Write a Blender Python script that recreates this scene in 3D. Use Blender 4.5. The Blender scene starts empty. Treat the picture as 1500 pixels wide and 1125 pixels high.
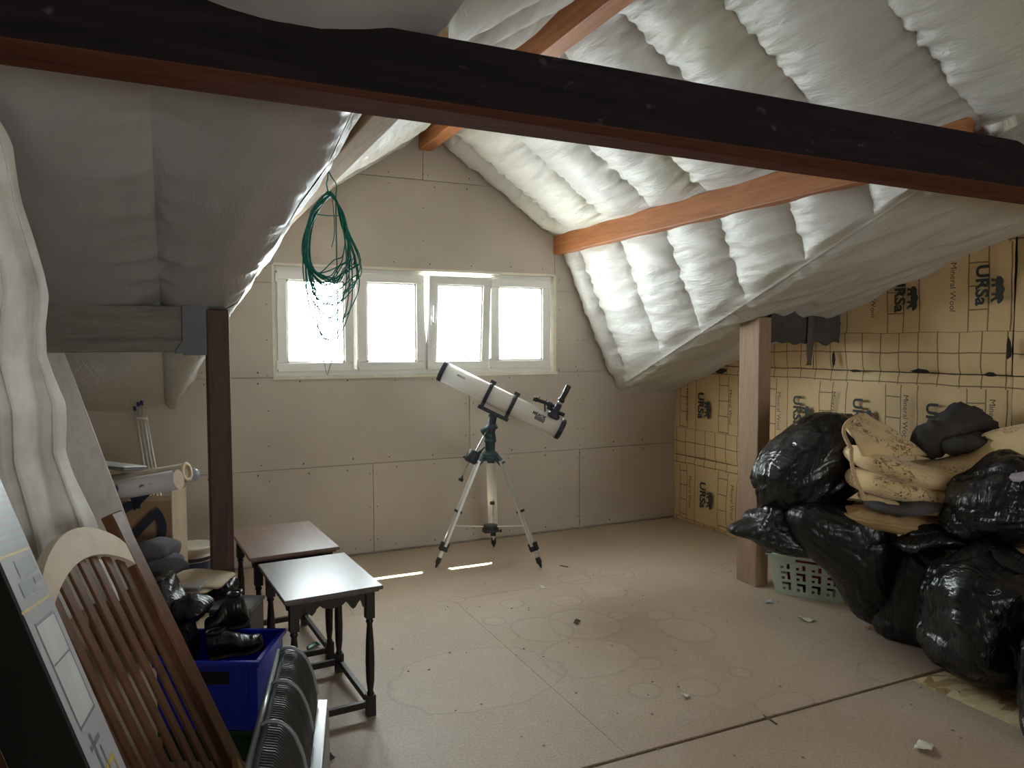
import bpy, math, random
import numpy as np
from mathutils import Vector, Matrix, noise

# ---------------------------------------------------------------- camera, world, sun
SC = bpy.context.scene
COL = SC.collection
F_PX, CX, CY, CAM_H = 1090.0, 750.0, 562.5, 1.5
def _ray(u, v):
    a = np.array([u - CX, -(v - CY), -F_PX]); return a / np.linalg.norm(a)
_X = _ray(3120, 500); _Y = _ray(240, 507); _Y = _Y - _X * (_X @ _Y); _Y /= np.linalg.norm(_Y)
ROT = np.array([_X, _Y, np.cross(_X, _Y)])
cam_d = bpy.data.cameras.new('camera'); cam = bpy.data.objects.new('camera', cam_d); COL.objects.link(cam)
cam_d.sensor_width = 36.0; cam_d.lens = 36.0 * F_PX / 1500.0; cam_d.clip_start = 0.05
M4 = Matrix([[*ROT[0], 0], [*ROT[1], 0], [*ROT[2], 1.5], [0, 0, 0, 1]]); cam.matrix_world = M4
SC.camera = cam

world = bpy.data.worlds.new('sky'); SC.world = world; world.use_nodes = True
bg = world.node_tree.nodes['Background']
bg.inputs['Color'].default_value = (0.90, 0.96, 1.0, 1); bg.inputs['Strength'].default_value = 9.0
SC.view_settings.view_transform = 'Standard'; SC.view_settings.look = 'None'
SC.view_settings.gamma = 1.0; SC.view_settings.use_curve_mapping = False
SC.view_settings.exposure = 1.8
SC.cycles.max_bounces = 11; SC.cycles.diffuse_bounces = 8; SC.cycles.adaptive_threshold = 0.02; SC.cycles.transparent_max_bounces = 12
SC.cycles.sample_clamp_indirect = 6.0; SC.cycles.caustics_reflective = False; SC.cycles.caustics_refractive = False

def make_light(name, typ, loc, aim, **kw):
    d = bpy.data.lights.new(name, typ)
    for k, v in kw.items(): setattr(d, k, v)
    o = bpy.data.objects.new(name, d); COL.objects.link(o); o.location = loc
    o.rotation_euler = (Vector(aim) - Vector(loc)).to_track_quat('-Z', 'Y').to_euler()
    return o
sun = make_light('sun', 'SUN', (1.0, 8.0, 9.0), (0.25, 5.0, 1.86), energy=26.0, angle=0.009, color=(1.0, 0.95, 0.86))
portal = make_light('window_portal', 'AREA', (1.72, 5.47, 1.667), (1.72, 0, 1.667), shape='RECTANGLE', size=2.2, size_y=0.8)
portal.data.cycles.is_portal = True
portal2 = make_light('fill_window_portal', 'AREA', (1.7, -4.2, 1.2), (1.7, 0, 1.2), shape='RECTANGLE', size=3.0, size_y=1.5)  # serves the unseen window added behind the camera as fill
portal2.data.cycles.is_portal = True

# ---------------------------------------------------------------- helpers
def P(u, v, d):
    """the point seen at pixel (u, v) at camera depth d metres"""
    c = np.array([(u - CX) / F_PX * d, -(v - CY) / F_PX * d, -d])
    return Vector(ROT @ c + np.array([0, 0, CAM_H]))
def PZ(u, v, z):
    d = ROT @ _ray(u, v); return Vector(np.array([0, 0, CAM_H]) + d * ((z - CAM_H) / d[2]))
def PX(u, v, x):
    d = ROT @ _ray(u, v); return Vector(np.array([0, 0, CAM_H]) + d * (x / d[0]))
def PY(u, v, y):
    d = ROT @ _ray(u, v); return Vector(np.array([0, 0, CAM_H]) + d * (y / d[1]))
def lerp(a, b, t): return a + (b - a) * t
def smooth(a, b, x):
    t = min(1, max(0, (x - a) / (b - a))); return t * t * (3 - 2 * t)
def interp(tab, x):
    if x <= tab[0][0]: return tab[0][1]
    for (a, va), (b, vb) in zip(tab, tab[1:]):
        if x <= b: return lerp(va, vb, (x - a) / (b - a))
    return tab[-1][1]
def frame(axis, up=(0, 0, 1)):
    a = Vector(axis).normalized(); u = Vector(up)
    if abs(a.dot(u.normalized())) > 0.98: u = Vector((1, 0, 0))
    s = a.cross(u).normalized(); return a, s, s.cross(a).normalized()

class MB:
    def __init__(s): s.v = []; s.f = []; s.sm = []
    def add(s, vs, fs, smooth=False):
        o = len(s.v); s.v += [tuple(p) for p in vs]
        s.f += [tuple(i + o for i in f) for f in fs]; s.sm += [smooth] * len(fs); return s
    def box(s, lo, hi, M=None):
        (a, b, c), (d, e, f) = lo, hi
        vs = [Vector(p) for p in ((a,b,c),(d,b,c),(d,e,c),(a,e,c),(a,b,f),(d,b,f),(d,e,f),(a,e,f))]
        if M is not None: vs = [M @ p for p in vs]
        return s.add(vs, [(0,3,2,1),(4,5,6,7),(0,1,5,4),(1,2,6,5),(2,3,7,6),(3,0,4,7)])
    def bar(s, p0, p1, w, h, up=(0, 0, 1)):
        p0, p1 = Vector(p0), Vector(p1); a, sd, u = frame(p1 - p0, up); vs = []
        for p in (p0, p1):
            for x, y in ((-1,-1),(1,-1),(1,1),(-1,1)): vs.append(p + sd * x * w / 2 + u * y * h / 2)
        return s.add(vs, [(3,2,1,0),(4,5,6,7),(0,1,5,4),(1,2,6,5),(2,3,7,6),(3,0,4,7)])
    def rings(s, rings, cap=True, smooth=True, closed=False):
        n = len(rings[0]); vs = [p for r in rings for p in r]; fs = []
        m = len(rings)
        for i in range(m if closed else m - 1):
            j = (i + 1) % m
            for k in range(n):
                fs.append((i*n+k, i*n+(k+1)%n, j*n+(k+1)%n, j*n+k))
        s.add(vs, fs, smooth)
        if cap and not closed:
            o = len(s.v) - len(vs)
            s.f += [tuple(o + k for k in reversed(range(n))), tuple(o + (m-1)*n + k for k in range(n))]; s.sm += [False, False]
        return s
    def cyl(s, p0, p1, r0, r1=None, n=20, cap=True):
        r1 = r0 if r1 is None else r1; p0, p1 = Vector(p0), Vector(p1); a, sd, u = frame(p1 - p0)
        return s.rings([[p + (sd * math.cos(t) + u * math.sin(t)) * r for t in [2*math.pi*k/n for k in range(n)]] for p, r in ((p0, r0), (p1, r1))], cap)
    def lathe(s, p0, axis, prof, n=24, cap=True):
        p0 = Vector(p0); a, sd, u = frame(axis)
        return s.rings([[p0 + a * h + (sd * math.cos(t) + u * math.sin(t)) * r for t in [2*math.pi*k/n for k in range(n)]] for h, r in prof], cap)
    def tube(s, pts, r, n=8, cap=True, closed=False, flat=1.0):
        pts = [Vector(p) for p in pts]; rr = r if hasattr(r, '__len__') else [r] * len(pts); rings = []; prev = None
        for i, p in enumerate(pts):
            if closed: t = pts[(i+1) % len(pts)] - pts[i-1]
            else: t = pts[min(i+1, len(pts)-1)] - pts[max(i-1, 0)]
            t.normalize()
            if prev is None: _, sd, u = frame(t)
            else:
                u = prev - t * prev.dot(t); u.normalize(); sd = t.cross(u)
            prev = u
            rings.append([p + (sd * math.cos(q) + u * math.sin(q) * flat) * rr[i] for q in [2*math.pi*k/n for k in range(n)]])
        return s.rings(rings, cap, True, closed)
    def grid(s, fn, nu, nv, smooth=True, flip=False):
        vs = [fn(i / nu, j / nv) for j in range(nv + 1) for i in range(nu + 1)]; w = nu + 1; fs = []
        for j in range(nv):
            for i in range(nu):
                q = (j*w+i, j*w+i+1, (j+1)*w+i+1, (j+1)*w+i); fs.append(q[::-1] if flip else q)
        return s.add(vs, fs, smooth)
    def prism(s, poly, ext):
        poly = [Vector(p) for p in poly]; e = Vector(ext); n = len(poly)
        return s.add(poly + [p + e for p in poly], [tuple(reversed(range(n))), tuple(range(n, 2*n))] + [(k, (k+1) % n, n + (k+1) % n, n + k) for k in range(n)])
    def build(s, name, mat, parent=None, bevel=0, sub=0, solid=0, weld=False):
        me = bpy.data.meshes.new(name); me.from_pydata(s.v, [], s.f); me.polygons.foreach_set('use_smooth', s.sm); me.update()
        return link(name, me, mat, parent, bevel, sub, solid)
def link(name, me, mat, parent=None, bevel=0, sub=0, solid=0):
    o = bpy.data.objects.new(name, me); COL.objects.link(o)
    if mat is not None and not me.materials: me.materials.append(mat)
    if parent is not None: o.parent = parent; o.matrix_parent_inverse = parent.matrix_basis.inverted()
    if solid:
        m = o.modifiers.new('solid', 'SOLIDIFY'); m.thickness = solid; m.offset = 0
    if bevel:
        m = o.modifiers.new('bevel', 'BEVEL'); m.width = bevel; m.segments = 2; m.limit_method = 'ANGLE'; m.angle_limit = 0.6
    if sub:
        m = o.modifiers.new('sub', 'SUBSURF'); m.levels = sub; m.render_levels = sub
    return o
def empty(name, loc=(0, 0, 0)):
    o = bpy.data.objects.new(name, None); COL.objects.link(o); o.location = loc; o.empty_display_size = 0.1; return o
def tag(o, label, cat, group=None):
    o['label'] = label; o['category'] = cat
    if group: o['group'] = group
    return o
def thing(name, label, cat, loc=(0, 0, 0), group=None): return tag(empty(name, loc), label, cat, group)
def struct(o): o['kind'] = 'structure'; return o
def stuff(o): o['kind'] = 'stuff'; return o

# ---------------------------------------------------------------- materials
class NT:
    def __init__(s, name):
        s.m = bpy.data.materials.new(name); s.m.use_nodes = True; s.t = s.m.node_tree; s.b = s.t.nodes['Principled BSDF']
        s.tc = s.t.nodes.new('ShaderNodeTexCoord')
    def n(s, typ, **kw):
        x = s.t.nodes.new(typ)
        for k, v in kw.items(): setattr(x, k, v)
        return x
    def set(s, sock, v):
        if hasattr(v, 'is_linked') or isinstance(v, bpy.types.NodeSocket): s.t.links.new(v, sock)
        else: sock.default_value = v
    def math(s, op, a, b=None, c=None):
        x = s.n('ShaderNodeMath', operation=op); s.set(x.inputs[0], a)
        if b is not None: s.set(x.inputs[1], b)
        if c is not None: s.set(x.inputs[2], c)
        return x.outputs[0]
    def mapping(s, scale=(1, 1, 1), src='Object', rot=(0, 0, 0)):
        x = s.n('ShaderNodeMapping'); x.inputs['Scale'].default_value = scale; x.inputs['Rotation'].default_value = rot
        s.t.links.new(s.tc.outputs[src], x.inputs[0]); return x.outputs[0]
    def noise(s, vec, scale, detail=4, rough=0.55, dist=0.0, typ='FBM'):
        x = s.n('ShaderNodeTexNoise'); x.noise_type = typ; s.set(x.inputs['Vector'], vec); x.inputs['Scale'].default_value = scale
        x.inputs['Detail'].default_value = detail; x.inputs['Roughness'].default_value = rough; x.inputs['Distortion'].default_value = dist
        return x.outputs[0]
    def ramp(s, fac, stops):
        x = s.n('ShaderNodeValToRGB'); s.set(x.inputs[0], fac); e = x.color_ramp.elements
        while len(e) < len(stops): e.new(0.5)
        for q, (p, c) in zip(e, stops):
            q.position = p; q.color = (*c, 1) if not isinstance(c, (int, float)) else (c, c, c, 1)
        return x.outputs[0]
    def mix(s, fac, a, b, mode='MIX'):
        x = s.n('ShaderNodeMix', data_type='RGBA', blend_type=mode); s.set(x.inputs[0], fac)
        s.set(x.inputs[6], (*a, 1) if isinstance(a, tuple) and len(a) == 3 else a); s.set(x.inputs[7], (*b, 1) if isinstance(b, tuple) and len(b) == 3 else b)
        return x.outputs[2]
    def xyz(s, vec):
        x = s.n('ShaderNodeSeparateXYZ'); s.set(x.inputs[0], vec); return x.outputs
    def bump(s, h, strength=0.3, dist=0.01):
        x = s.n('ShaderNodeBump'); x.inputs['Strength'].default_value = strength; x.inputs['Distance'].default_value = dist
        s.set(x.inputs['Height'], h); s.t.links.new(x.outputs[0], s.b.inputs['Normal'])
    def col(s, c): s.set(s.b.inputs['Base Color'], (*c, 1) if isinstance(c, tuple) and len(c) == 3 else c); return s
    def p(s, rough=0.5, metal=0.0, spec=0.5, **kw):
        s.set(s.b.inputs['Roughness'], rough); s.b.inputs['Metallic'].default_value = metal; s.b.inputs['Specular IOR Level'].default_value = spec
        for k, v in kw.items(): s.b.inputs[k].default_value = v
        return s.m
MATS = {}
def plain(name, c, rough=0.5, metal=0.0, var=0.12, scale=9.0, bump=0.0, spec=0.5):
    if name in MATS: return MATS[name]
    t = NT(name); v = t.mapping(); n = t.noise(v, scale, 4)
    t.col(t.ramp(n, [(0.3, tuple(x * (1 - var) for x in c)), (0.7, tuple(min(1, x * (1 + var)) for x in c))]))
    if bump: t.bump(t.noise(v, scale * 6, 5), bump, 0.01)
    MATS[name] = t.p(rough, metal, spec); return MATS[name]
def wood(name, c1, c2, axis='X', rough=0.55, scale=1.0, bump=0.15, spec=0.4):
    if name in MATS: return MATS[name]
    t = NT(name); k = {'X': (1.2, 14, 14), 'Y': (14, 1.2, 14), 'Z': (14, 14, 1.2)}[axis]
    v = t.mapping(tuple(q * scale for q in k)); n = t.noise(v, 1.6, 6, 0.62, 1.2); f = t.noise(v, 9.0, 4, 0.7)
    h = t.math('ADD', t.math('MULTIPLY', n, 0.7), t.math('MULTIPLY', f, 0.3))
    t.col(t.ramp(h, [(0.32, c1), (0.52, tuple(lerp(a, b, .6) for a, b in zip(c1, c2))), (0.72, c2)])); t.bump(h, bump, 0.004)
    MATS[name] = t.p(rough, 0, spec); return MATS[name]

def mat_plaster():
    t = NT('plasterboard_paper'); v = t.mapping(); n = t.noise(v, 1.3, 4); f = t.noise(v, 60, 3)
    c = t.ramp(n, [(0.3, (0.50, 0.445, 0.38)), (0.7, (0.60, 0.54, 0.465))]); c = t.mix(t.math('MULTIPLY', f, 0.12), c, (0.32, 0.28, 0.24))
    t.col(c); t.bump(f, 0.05, 0.003); return t.p(0.85, 0, 0.25)
def mat_floor():
    t = NT('chipboard_floor'); v = t.mapping(src='Object'); n = t.noise(v, 1.1, 5); f = t.noise(v, 90, 4, 0.8); g = t.noise(v, 9, 5, 0.7)
    c = t.ramp(n, [(0.28, (0.44, 0.345, 0.26)), (0.5, (0.52, 0.42, 0.325)), (0.75, (0.59, 0.49, 0.39))])
    c = t.mix(t.ramp(f, [(0.35, 0.45), (0.6, 0.0)]), c, (0.22, 0.15, 0.10)); c = t.mix(t.ramp(g, [(0.55, 0.0), (0.78, 0.55)]), c, (0.60, 0.52, 0.42))
    o = t.xyz(v); w = t.noise(v, 3.5, 3)
    fill = None; line = None
    for (u, q, r, a) in [(830,880,.09,1),(853,913,.19,1.2),(795,921,.16,1.1),(862,962,.24,.9),(700,992,.40,.75),(1021,1006,.085,1),(945,1011,.075,1),(966,901,.075,1),(906,902,.06,1),(1030,893,.055,1),(886,865,.14,1),(842,848,.1,1),(950,972,.065,1),(1003,922,.13,1.3),(1298,984,.12,1),(1150,1030,.14,.6),(905,840,.11,1),(750,884,.07,1),(724,910,.06,1),(1085,985,.05,1),(670,878,.05,1)]:
        p = PZ(u, q, 0)
        dx = t.math('SUBTRACT', o[0], p.x); dy = t.math('MULTIPLY', t.math('SUBTRACT', o[1], p.y), 1 / a)
        d = t.math('SQRT', t.math('ADD', t.math('MULTIPLY', dx, dx), t.math('MULTIPLY', dy, dy)))
        d = t.math('ADD', d, t.math('MULTIPLY', t.math('SUBTRACT', w, 0.5), r * 0.55))
        ring = t.math('SUBTRACT', 1.0, t.math('MINIMUM', t.math('MULTIPLY', t.math('ABSOLUTE', t.math('SUBTRACT', d, r)), 75), 1.0))
        ins = t.math('LESS_THAN', d, r)
        line = ring if line is None else t.math('MAXIMUM', line, ring); fill = ins if fill is None else t.math('MAXIMUM', fill, ins)
    c = t.mix(t.math('MULTIPLY', fill, 0.10), c, (0.66, 0.58, 0.48)); c = t.mix(t.math('MULTIPLY', line, 0.3), c, (0.24, 0.175, 0.125))
    t.col(c); t.bump(f, 0.15, 0.004); return t.p(t.ramp(n, [(0.3, 0.42), (0.7, 0.6)]), 0, 0.4)
def mat_film():
    t = NT('insulation_film'); v = t.mapping(); n = t.noise(v, 2.0, 4); w = t.noise(t.mapping((16, 4, 16)), 1, 4, 0.6, 1.2); k = t.noise(t.mapping((44, 6, 44)), 1, 3, 0.6, 1.0)
    y = t.noise(v, 1.4, 2)
    c = t.ramp(n, [(0.3, (0.53, 0.515, 0.48)), (0.7, (0.62, 0.605, 0.57))]); c = t.mix(t.ramp(y, [(0.56, 0.0), (0.72, 0.35)]), c, (0.66, 0.68, 0.44))
    t.col(c); t.bump(t.math('ADD', t.math('MULTIPLY', w, 0.8), t.math('MULTIPLY', k, 0.5)), 0.55, 0.016); return t.p(0.46, 0, 0.4)
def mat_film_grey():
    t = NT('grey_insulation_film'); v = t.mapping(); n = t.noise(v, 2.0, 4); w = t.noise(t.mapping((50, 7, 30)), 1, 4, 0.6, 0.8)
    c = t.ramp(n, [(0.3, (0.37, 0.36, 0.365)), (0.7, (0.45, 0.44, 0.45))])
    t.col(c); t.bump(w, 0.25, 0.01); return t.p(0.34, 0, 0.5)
def mat_kraft():
    t = NT('printed_kraft_facing'); v = t.mapping(); o = t.xyz(v); n = t.noise(v, 2.2, 4); f = t.noise(v, 50, 3)
    c = t.ramp(n, [(0.3, (0.68, 0.49, 0.255)), (0.7, (0.78, 0.58, 0.33))]); c = t.mix(t.math('MULTIPLY', f, 0.1), c, (0.4, 0.28, 0.15))
    wob = t.math('MULTIPLY', t.math('SUBTRACT', t.noise(v, 3, 2), 0.5), 0.03)
    y = t.math('ADD', o[1], wob); z = t.math('ADD', o[2], wob); row = t.math('FLOORED_MODULO', t.math('SUBTRACT', z, 0.56), 0.77)
    yy = t.math('FLOORED_MODULO', t.math('SUBTRACT', y, 2.36), 0.502)
    def ln(val, at, w=0.0034): return t.math('LESS_THAN', t.math('ABSOLUTE', t.math('SUBTRACT', val, at)), w)
    band = t.math('MULTIPLY', t.math('GREATER_THAN', row, 0.24), t.math('LESS_THAN', row, 0.70)); nb = t.math('SUBTRACT', 1.0, band)
    L = t.math('MAXIMUM', ln(yy, 0.075), t.math('MAXIMUM', ln(yy, 0.185), t.math('MAXIMUM', ln(yy, 0.29), ln(yy, 0.075))))
    rung = t.math('MULTIPLY', ln(t.math('FLOORED_MODULO', z, 0.125), 0.06), t.math('MULTIPLY', t.math('GREATER_THAN', yy, 0.185), t.math('LESS_THAN', yy, 0.29)))
    inb = t.math('MULTIPLY', band, t.math('MAXIMUM', L, rung))
    g = t.math('MAXIMUM', ln(t.math('FLOORED_MODULO', y, 0.1255), 0.06), ln(t.math('FLOORED_MODULO', row, 0.118), 0.004)); ing = t.math('MULTIPLY', nb, g)
    t.col(t.mix(t.math('MULTIPLY', t.math('MAXIMUM', inb, ing), 0.85), c, (0.12, 0.07, 0.03)))
    t.bump(t.noise(v, 7, 4, 0.5, 0.5), 0.3, 0.02); return t.p(0.6, 0, 0.35)
def mat_bag(name, rough=0.24, c=(0.006, 0.007, 0.009)):
    t = NT(name); v = t.mapping(); b = t.noise(t.mapping((2.0, 26, 4), rot=(.5, .6, .4)), 1.2, 4, 0.5, 0.7); k = t.noise(t.mapping((24, 2.5, 5), rot=(.3, -.5, .9)), 1.2, 4, 0.5, 0.7); q = t.noise(v, 3.2, 2); l = t.noise(v, 6, 2, 0.4, 0.8)
    mx = t.n('ShaderNodeMix', data_type='FLOAT'); t.set(mx.inputs[0], t.ramp(q, [(0.42, 0.0), (0.58, 1.0)])); t.set(mx.inputs[2], b); t.set(mx.inputs[3], k)
    t.col(c); t.bump(t.math('ADD', t.math('MULTIPLY', mx.outputs[0], 1.0), t.math('MULTIPLY', l, 0.5)), 0.6, 0.030); return t.p(rough, 0, 0.55)
def mat_glass(name='window_glass', tint=(0.94, 0.96, 0.95)):
    m = bpy.data.materials.new(name); m.use_nodes = True; t = m.node_tree; t.nodes.clear()
    o = t.nodes.new('ShaderNodeOutputMaterial'); mx = t.nodes.new('ShaderNodeMixShader'); tr = t.nodes.new('ShaderNodeBsdfTransparent'); g = t.nodes.new('ShaderNodeBsdfGlossy')
    tr.inputs[0].default_value = (*tint, 1); g.inputs['Roughness'].default_value = 0.02; fr = t.nodes.new('ShaderNodeLayerWeight'); fr.inputs[0].default_value = 0.12
    t.links.new(fr.outputs['Facing'], mx.inputs[0]); t.links.new(tr.outputs[0], mx.inputs[1]); t.links.new(g.outputs[0], mx.inputs[2]); t.links.new(mx.outputs[0], o.inputs[0]); return m
def mat_clear(name, c, alpha=0.5, rough=0.15):
    t = NT(name); t.col(c); t.b.inputs['Alpha'].default_value = alpha; return t.p(rough, 0, 0.5)
def mat_blanket():
    t = NT('tan_floral_blanket'); v = t.mapping(); n = t.noise(v, 4, 3)
    c = t.ramp(n, [(0.3, (0.68, 0.50, 0.25)), (0.7, (0.80, 0.63, 0.37))])
    vo = t.n('ShaderNodeTexVoronoi'); vo.inputs['Scale'].default_value = 42; t.t.links.new(v, vo.inputs['Vector'])
    spot = t.ramp(vo.outputs['Distance'], [(0.20, 1.0), (0.30, 0.0)]); reg = t.ramp(t.noise(v, 5.5, 2), [(0.50, 0.0), (0.56, 1.0)])
    br = t.ramp(t.noise(t.mapping((1, 1, 1.0)), 9, 3, 0.5, 2.5), [(0.45, 0.0), (0.49, 1.0), (0.53, 0.0)])
    k = t.math('MULTIPLY', t.math('MAXIMUM', spot, br), reg)
    t.col(t.mix(t.math('MULTIPLY', k, 0.85), c, (0.13, 0.055, 0.03))); t.bump(t.noise(v, 160, 3), 0.25, 0.004)
    return t.p(0.95, 0, 0.1, **{'Sheen Weight': 0.3})
def mat_cloth(name, c, rough=0.95, scale=120):
    t = NT(name); v = t.mapping(); n = t.noise(v, 5, 4); t.col(t.ramp(n, [(0.3, tuple(x * .78 for x in c)), (0.7, tuple(min(1, x * 1.2) for x in c))])); t.bump(t.noise(v, scale, 3), 0.35, 0.004); return t.p(rough, 0, 0.15)
def mat_osb():
    t = NT('osb_board'); v = t.mapping((14, 26, 14), rot=(0, 0, 0.3)); vo = t.n('ShaderNodeTexVoronoi'); vo.inputs['Scale'].default_value = 1.0; t.t.links.new(v, vo.inputs['Vector'])
    sep = t.n('ShaderNodeSeparateColor'); t.t.links.new(vo.outputs['Color'], sep.inputs[0])
    c = t.ramp(sep.outputs[0], [(0.0, (0.40, 0.27, 0.12)), (0.2, (0.66, 0.50, 0.28)), (0.6, (0.78, 0.63, 0.38)), (1.0, (0.86, 0.74, 0.50))])
    t.col(c); t.bump(sep.outputs[0], 0.3, 0.004); return t.p(0.6)

PLASTER = mat_plaster(); FLOOR = mat_floor(); FILM = mat_film(); FILMG = mat_film_grey(); KRAFT = mat_kraft(); GLASS = mat_glass(); TINT = mat_glass('fill_window_glass', (0.50, 0.49, 0.47))  # TINT dims the fill from the added rear window
BAG = mat_bag('black_bin_liner'); BAG2 = mat_bag('black_bin_liner_dull', 0.33, (0.009, 0.01, 0.012)); BLANKET = mat_blanket(); OSB = mat_osb()
PVC = plain('white_pvc', (0.80, 0.80, 0.77), 0.35, var=0.03); DARK = plain('dark_void', (0.02, 0.018, 0.015), 0.9)
INK = plain('dark_print', (0.035, 0.04, 0.035), 0.7); SCREW = plain('dark_screw', (0.05, 0.045, 0.04), 0.5)
BLACK = plain('black_plastic', (0.018, 0.019, 0.022), 0.4)
ORANGE = wood('orange_pine', (0.27, 0.085, 0.025), (0.52, 0.21, 0.075), 'Y'); TIEW = wood('dark_stained_timber', (0.010, 0.007, 0.007), (0.026, 0.015, 0.013), 'X', 0.85, spec=0.12)
ROUGHW = wood('rough_sawn_pine', (0.33, 0.20, 0.10), (0.58, 0.40, 0.24), 'Y', 0.8, bump=0.4); GREYW = wood('weathered_grey_timber', (0.13, 0.115, 0.10), (0.27, 0.245, 0.22), 'X', 0.85, bump=0.3)
POSTL = wood('dark_brown_timber', (0.045, 0.020, 0.014), (0.10, 0.045, 0.030), 'Z', 0.6); POSTR = wood('pale_brown_timber', (0.25, 0.16, 0.10), (0.40, 0.275, 0.185), 'Z', 0.75)

# ---------------------------------------------------------------- the attic shell
YG, XR, XL, YB = 5.245, 3.98, -0.62, -4.0          # gable wall, right wall, left wall, far end behind the camera
RX, RZ, PXX, PZZ = 1.72, 3.08, 2.82, 2.34          # dormer ridge, kink at the purlin
S2 = (PZZ - 1.116) / (3.384 - PXX)
def zmain(y): return 1.14 + 0.33 * (YG - y) if y > -0.7 else 1.14 + 0.33 * (YG + 0.7) - 0.33 * (-0.7 - y)
def xv_r(y):                                        # where the dormer slope meets the main roof, right side
    z = zmain(y)
    return 3.384 - (z - 1.116) / S2 if z < PZZ else max(RX, PXX - (z - PZZ) / ((RZ - PZZ) / (PXX - RX)))
_lt = [(-0.7, 1.72), (1.4, 0.74), (1.6, 0.67), (1.77, 0.64), (2.13, 0.49), (2.42, 0.471), (2.66, 0.424), (3.01, 0.374), (3.6, 0.28), (4.2, 0.186), (5.15, 0.06), (5.3, 0.05)]
def xv_l(y): return interp(_lt, y)

floor_root = struct(empty('floor'))
def panel(x0, y0, x1, y1, mat=FLOOR, z=0.0, label=None):
    g = 0.0009
    o = MB().box((x0 + g, y0 + g, z - 0.022), (x1 - g, y1 - g, z)).build('floor_panel', mat, floor_root)
    if label: o['label'] = label
yj = 2.215
for (x0, x1, y0, y1) in [(XL, 0.9, 4.07, YG), (0.9, 3.0, 4.07, YG), (3.0, XR, 4.07, YG), (XL, 1.49, yj + .02, 4.07), (1.49, XR, yj + .02, 4.07),
                         (XL, 0.8, 0.3, yj), (0.8, 2.985, 0.3, yj), (2.985, XR, 0.3, 1.35)]:
    panel(x0, y0, x1, y1)
for y0 in (-5.55, -3.6, -1.65):
    for x0, x1 in ((XL, 1.1), (1.1, 2.6), (2.6, XR)): panel(x0, y0, x1, y0 + 1.95)
panel(2.985, 1.35, XR, yj, OSB, -0.002, 'pale strand board patch let into the floor')
MB().box((XL - .2, YB - .2, -0.10), (XR + .2, YG + .2, -0.024)).build('subfloor', DARK, floor_root)

def clip(poly, a, b, c):                            # keep a*x + b*z <= c
    out = []
    for i, p in enumerate(poly):
        q = poly[(i + 1) % len(poly)]; dp = a * p[0] + b * p[1] - c; dq = a * q[0] + b * q[1] - c
        if dp <= 0: out.append(p)
        if dp * dq < 0: t = dp / (dp - dq); out.append((lerp(p[0], q[0], t), lerp(p[1], q[1], t)))
    return out
def gable_clip(x0, z0, x1, z1, m=0.06):
    poly = [(x0, z0), (x1, z0), (x1, z1), (x0, z1)]; k = (RZ - PZZ) / (PXX - RX)
    for s in (1, -1):
        poly = clip(poly, s * k, 1, RZ + m + s * k * RX)
        if not poly: return []
    if z1 > 2.0:                                    # the steep lower faces of the dormer
        for s, xx in ((1, 3.384), (-1, 2 * RX - 3.384)):
            poly = clip(poly, s * S2, 1, 1.116 + s * S2 * xx + 0.35)
            if not poly: return []
    return poly
gable = struct(empty('wall_gable'))
WX0, WX1, WZ0, WZ1 = 0.65, 2.79, 1.286, 2.048
def board(x0, z0, x1, z1):
    g = 0.0024; p = gable_clip(x0 + g, z0 + g, x1 - g, z1 - g)
    if len(p) >= 3: MB().prism([(x, YG, z) for x, z in p], (0, 0.0125, 0)).build('plasterboard_sheet', PLASTER, gable)
for r in [(XL, .012, -.1, .655), (-.1, .012, 1.314, .655), (1.314, .012, 3.02, .655), (3.02, .012, XR, .655), (XL, .655, 0.32, 1.286), (0.32, .655, 2.06, 1.286), (2.06, .655, XR, 1.286),
          (XL, 1.286, WX0, 1.926), (WX1, 1.286, XR, 1.926), (XL, 1.926, WX0, 2.048), (WX1, 1.926, XR, 2.70), (XL, 2.048, WX0, 2.70), (WX0, 2.048, WX1, 2.70), (-.2, 2.70, 1.707, 3.3), (1.707, 2.70, 3.4, 3.3)]: board(*r)
def slab(x0, z0, x1, z1):
    p = gable_clip(x0, z0, x1, z1, 0.2)
    if len(p) >= 3: MB().prism([(x, YG + 0.0126, z) for x, z in p], (0, 0.24, 0)).build('masonry', plain('outer_masonry', (0.42, 0.38, 0.34), 0.9), gable)
slab(XL - .2, -.1, XR + .2, WZ0); slab(XL - .2, WZ0, WX0, WZ1); slab(WX1, WZ0, XR + .2, WZ1); slab(XL - .2, WZ1, XR + .2, 3.5)
sc = MB(); rng = random.Random(3)
for z in [0.05, .62, .69, 1.25, 1.325, 1.95, 2.10, 2.66, 2.74]:
    for x in np.arange(-0.4, 3.9, 0.31):
        xx = x + rng.uniform(-.03, .03)
        if WX0 - .02 < xx < WX1 + .02 and WZ0 - .02 < z < WZ1 + .02: continue
        if not gable_clip(xx - .03, z - .03, xx + .03, z + .03, -.1): continue
        sc.cyl((xx, YG + .001, z + rng.uniform(-.012, .012)), (xx, YG - .0015, z), 0.0042, n=8)
for x in (0.36, 1.29, 1.34, 2.03, 2.09, 3.0, 3.05, 1.707, 2.83, 0.60):
    for z in np.arange(0.1, 2.9, 0.24):
        if WX0 - .03 < x < WX1 and WZ0 - .03 < z < WZ1 + .03: continue
        if z > .65 and x in (1.29, 1.34) or z < 1.9 and x == 1.707 or z > 1.3 and x in (2.03, 2.09): continue
        if not gable_clip(x - .03, z - .03, x + .03, z + .03, -.1): continue
        sc.cyl((x, YG + .001, z), (x, YG - .0015, z), 0.0042, n=8)
stuff(sc.build('screw_heads', SCREW, gable))

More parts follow.
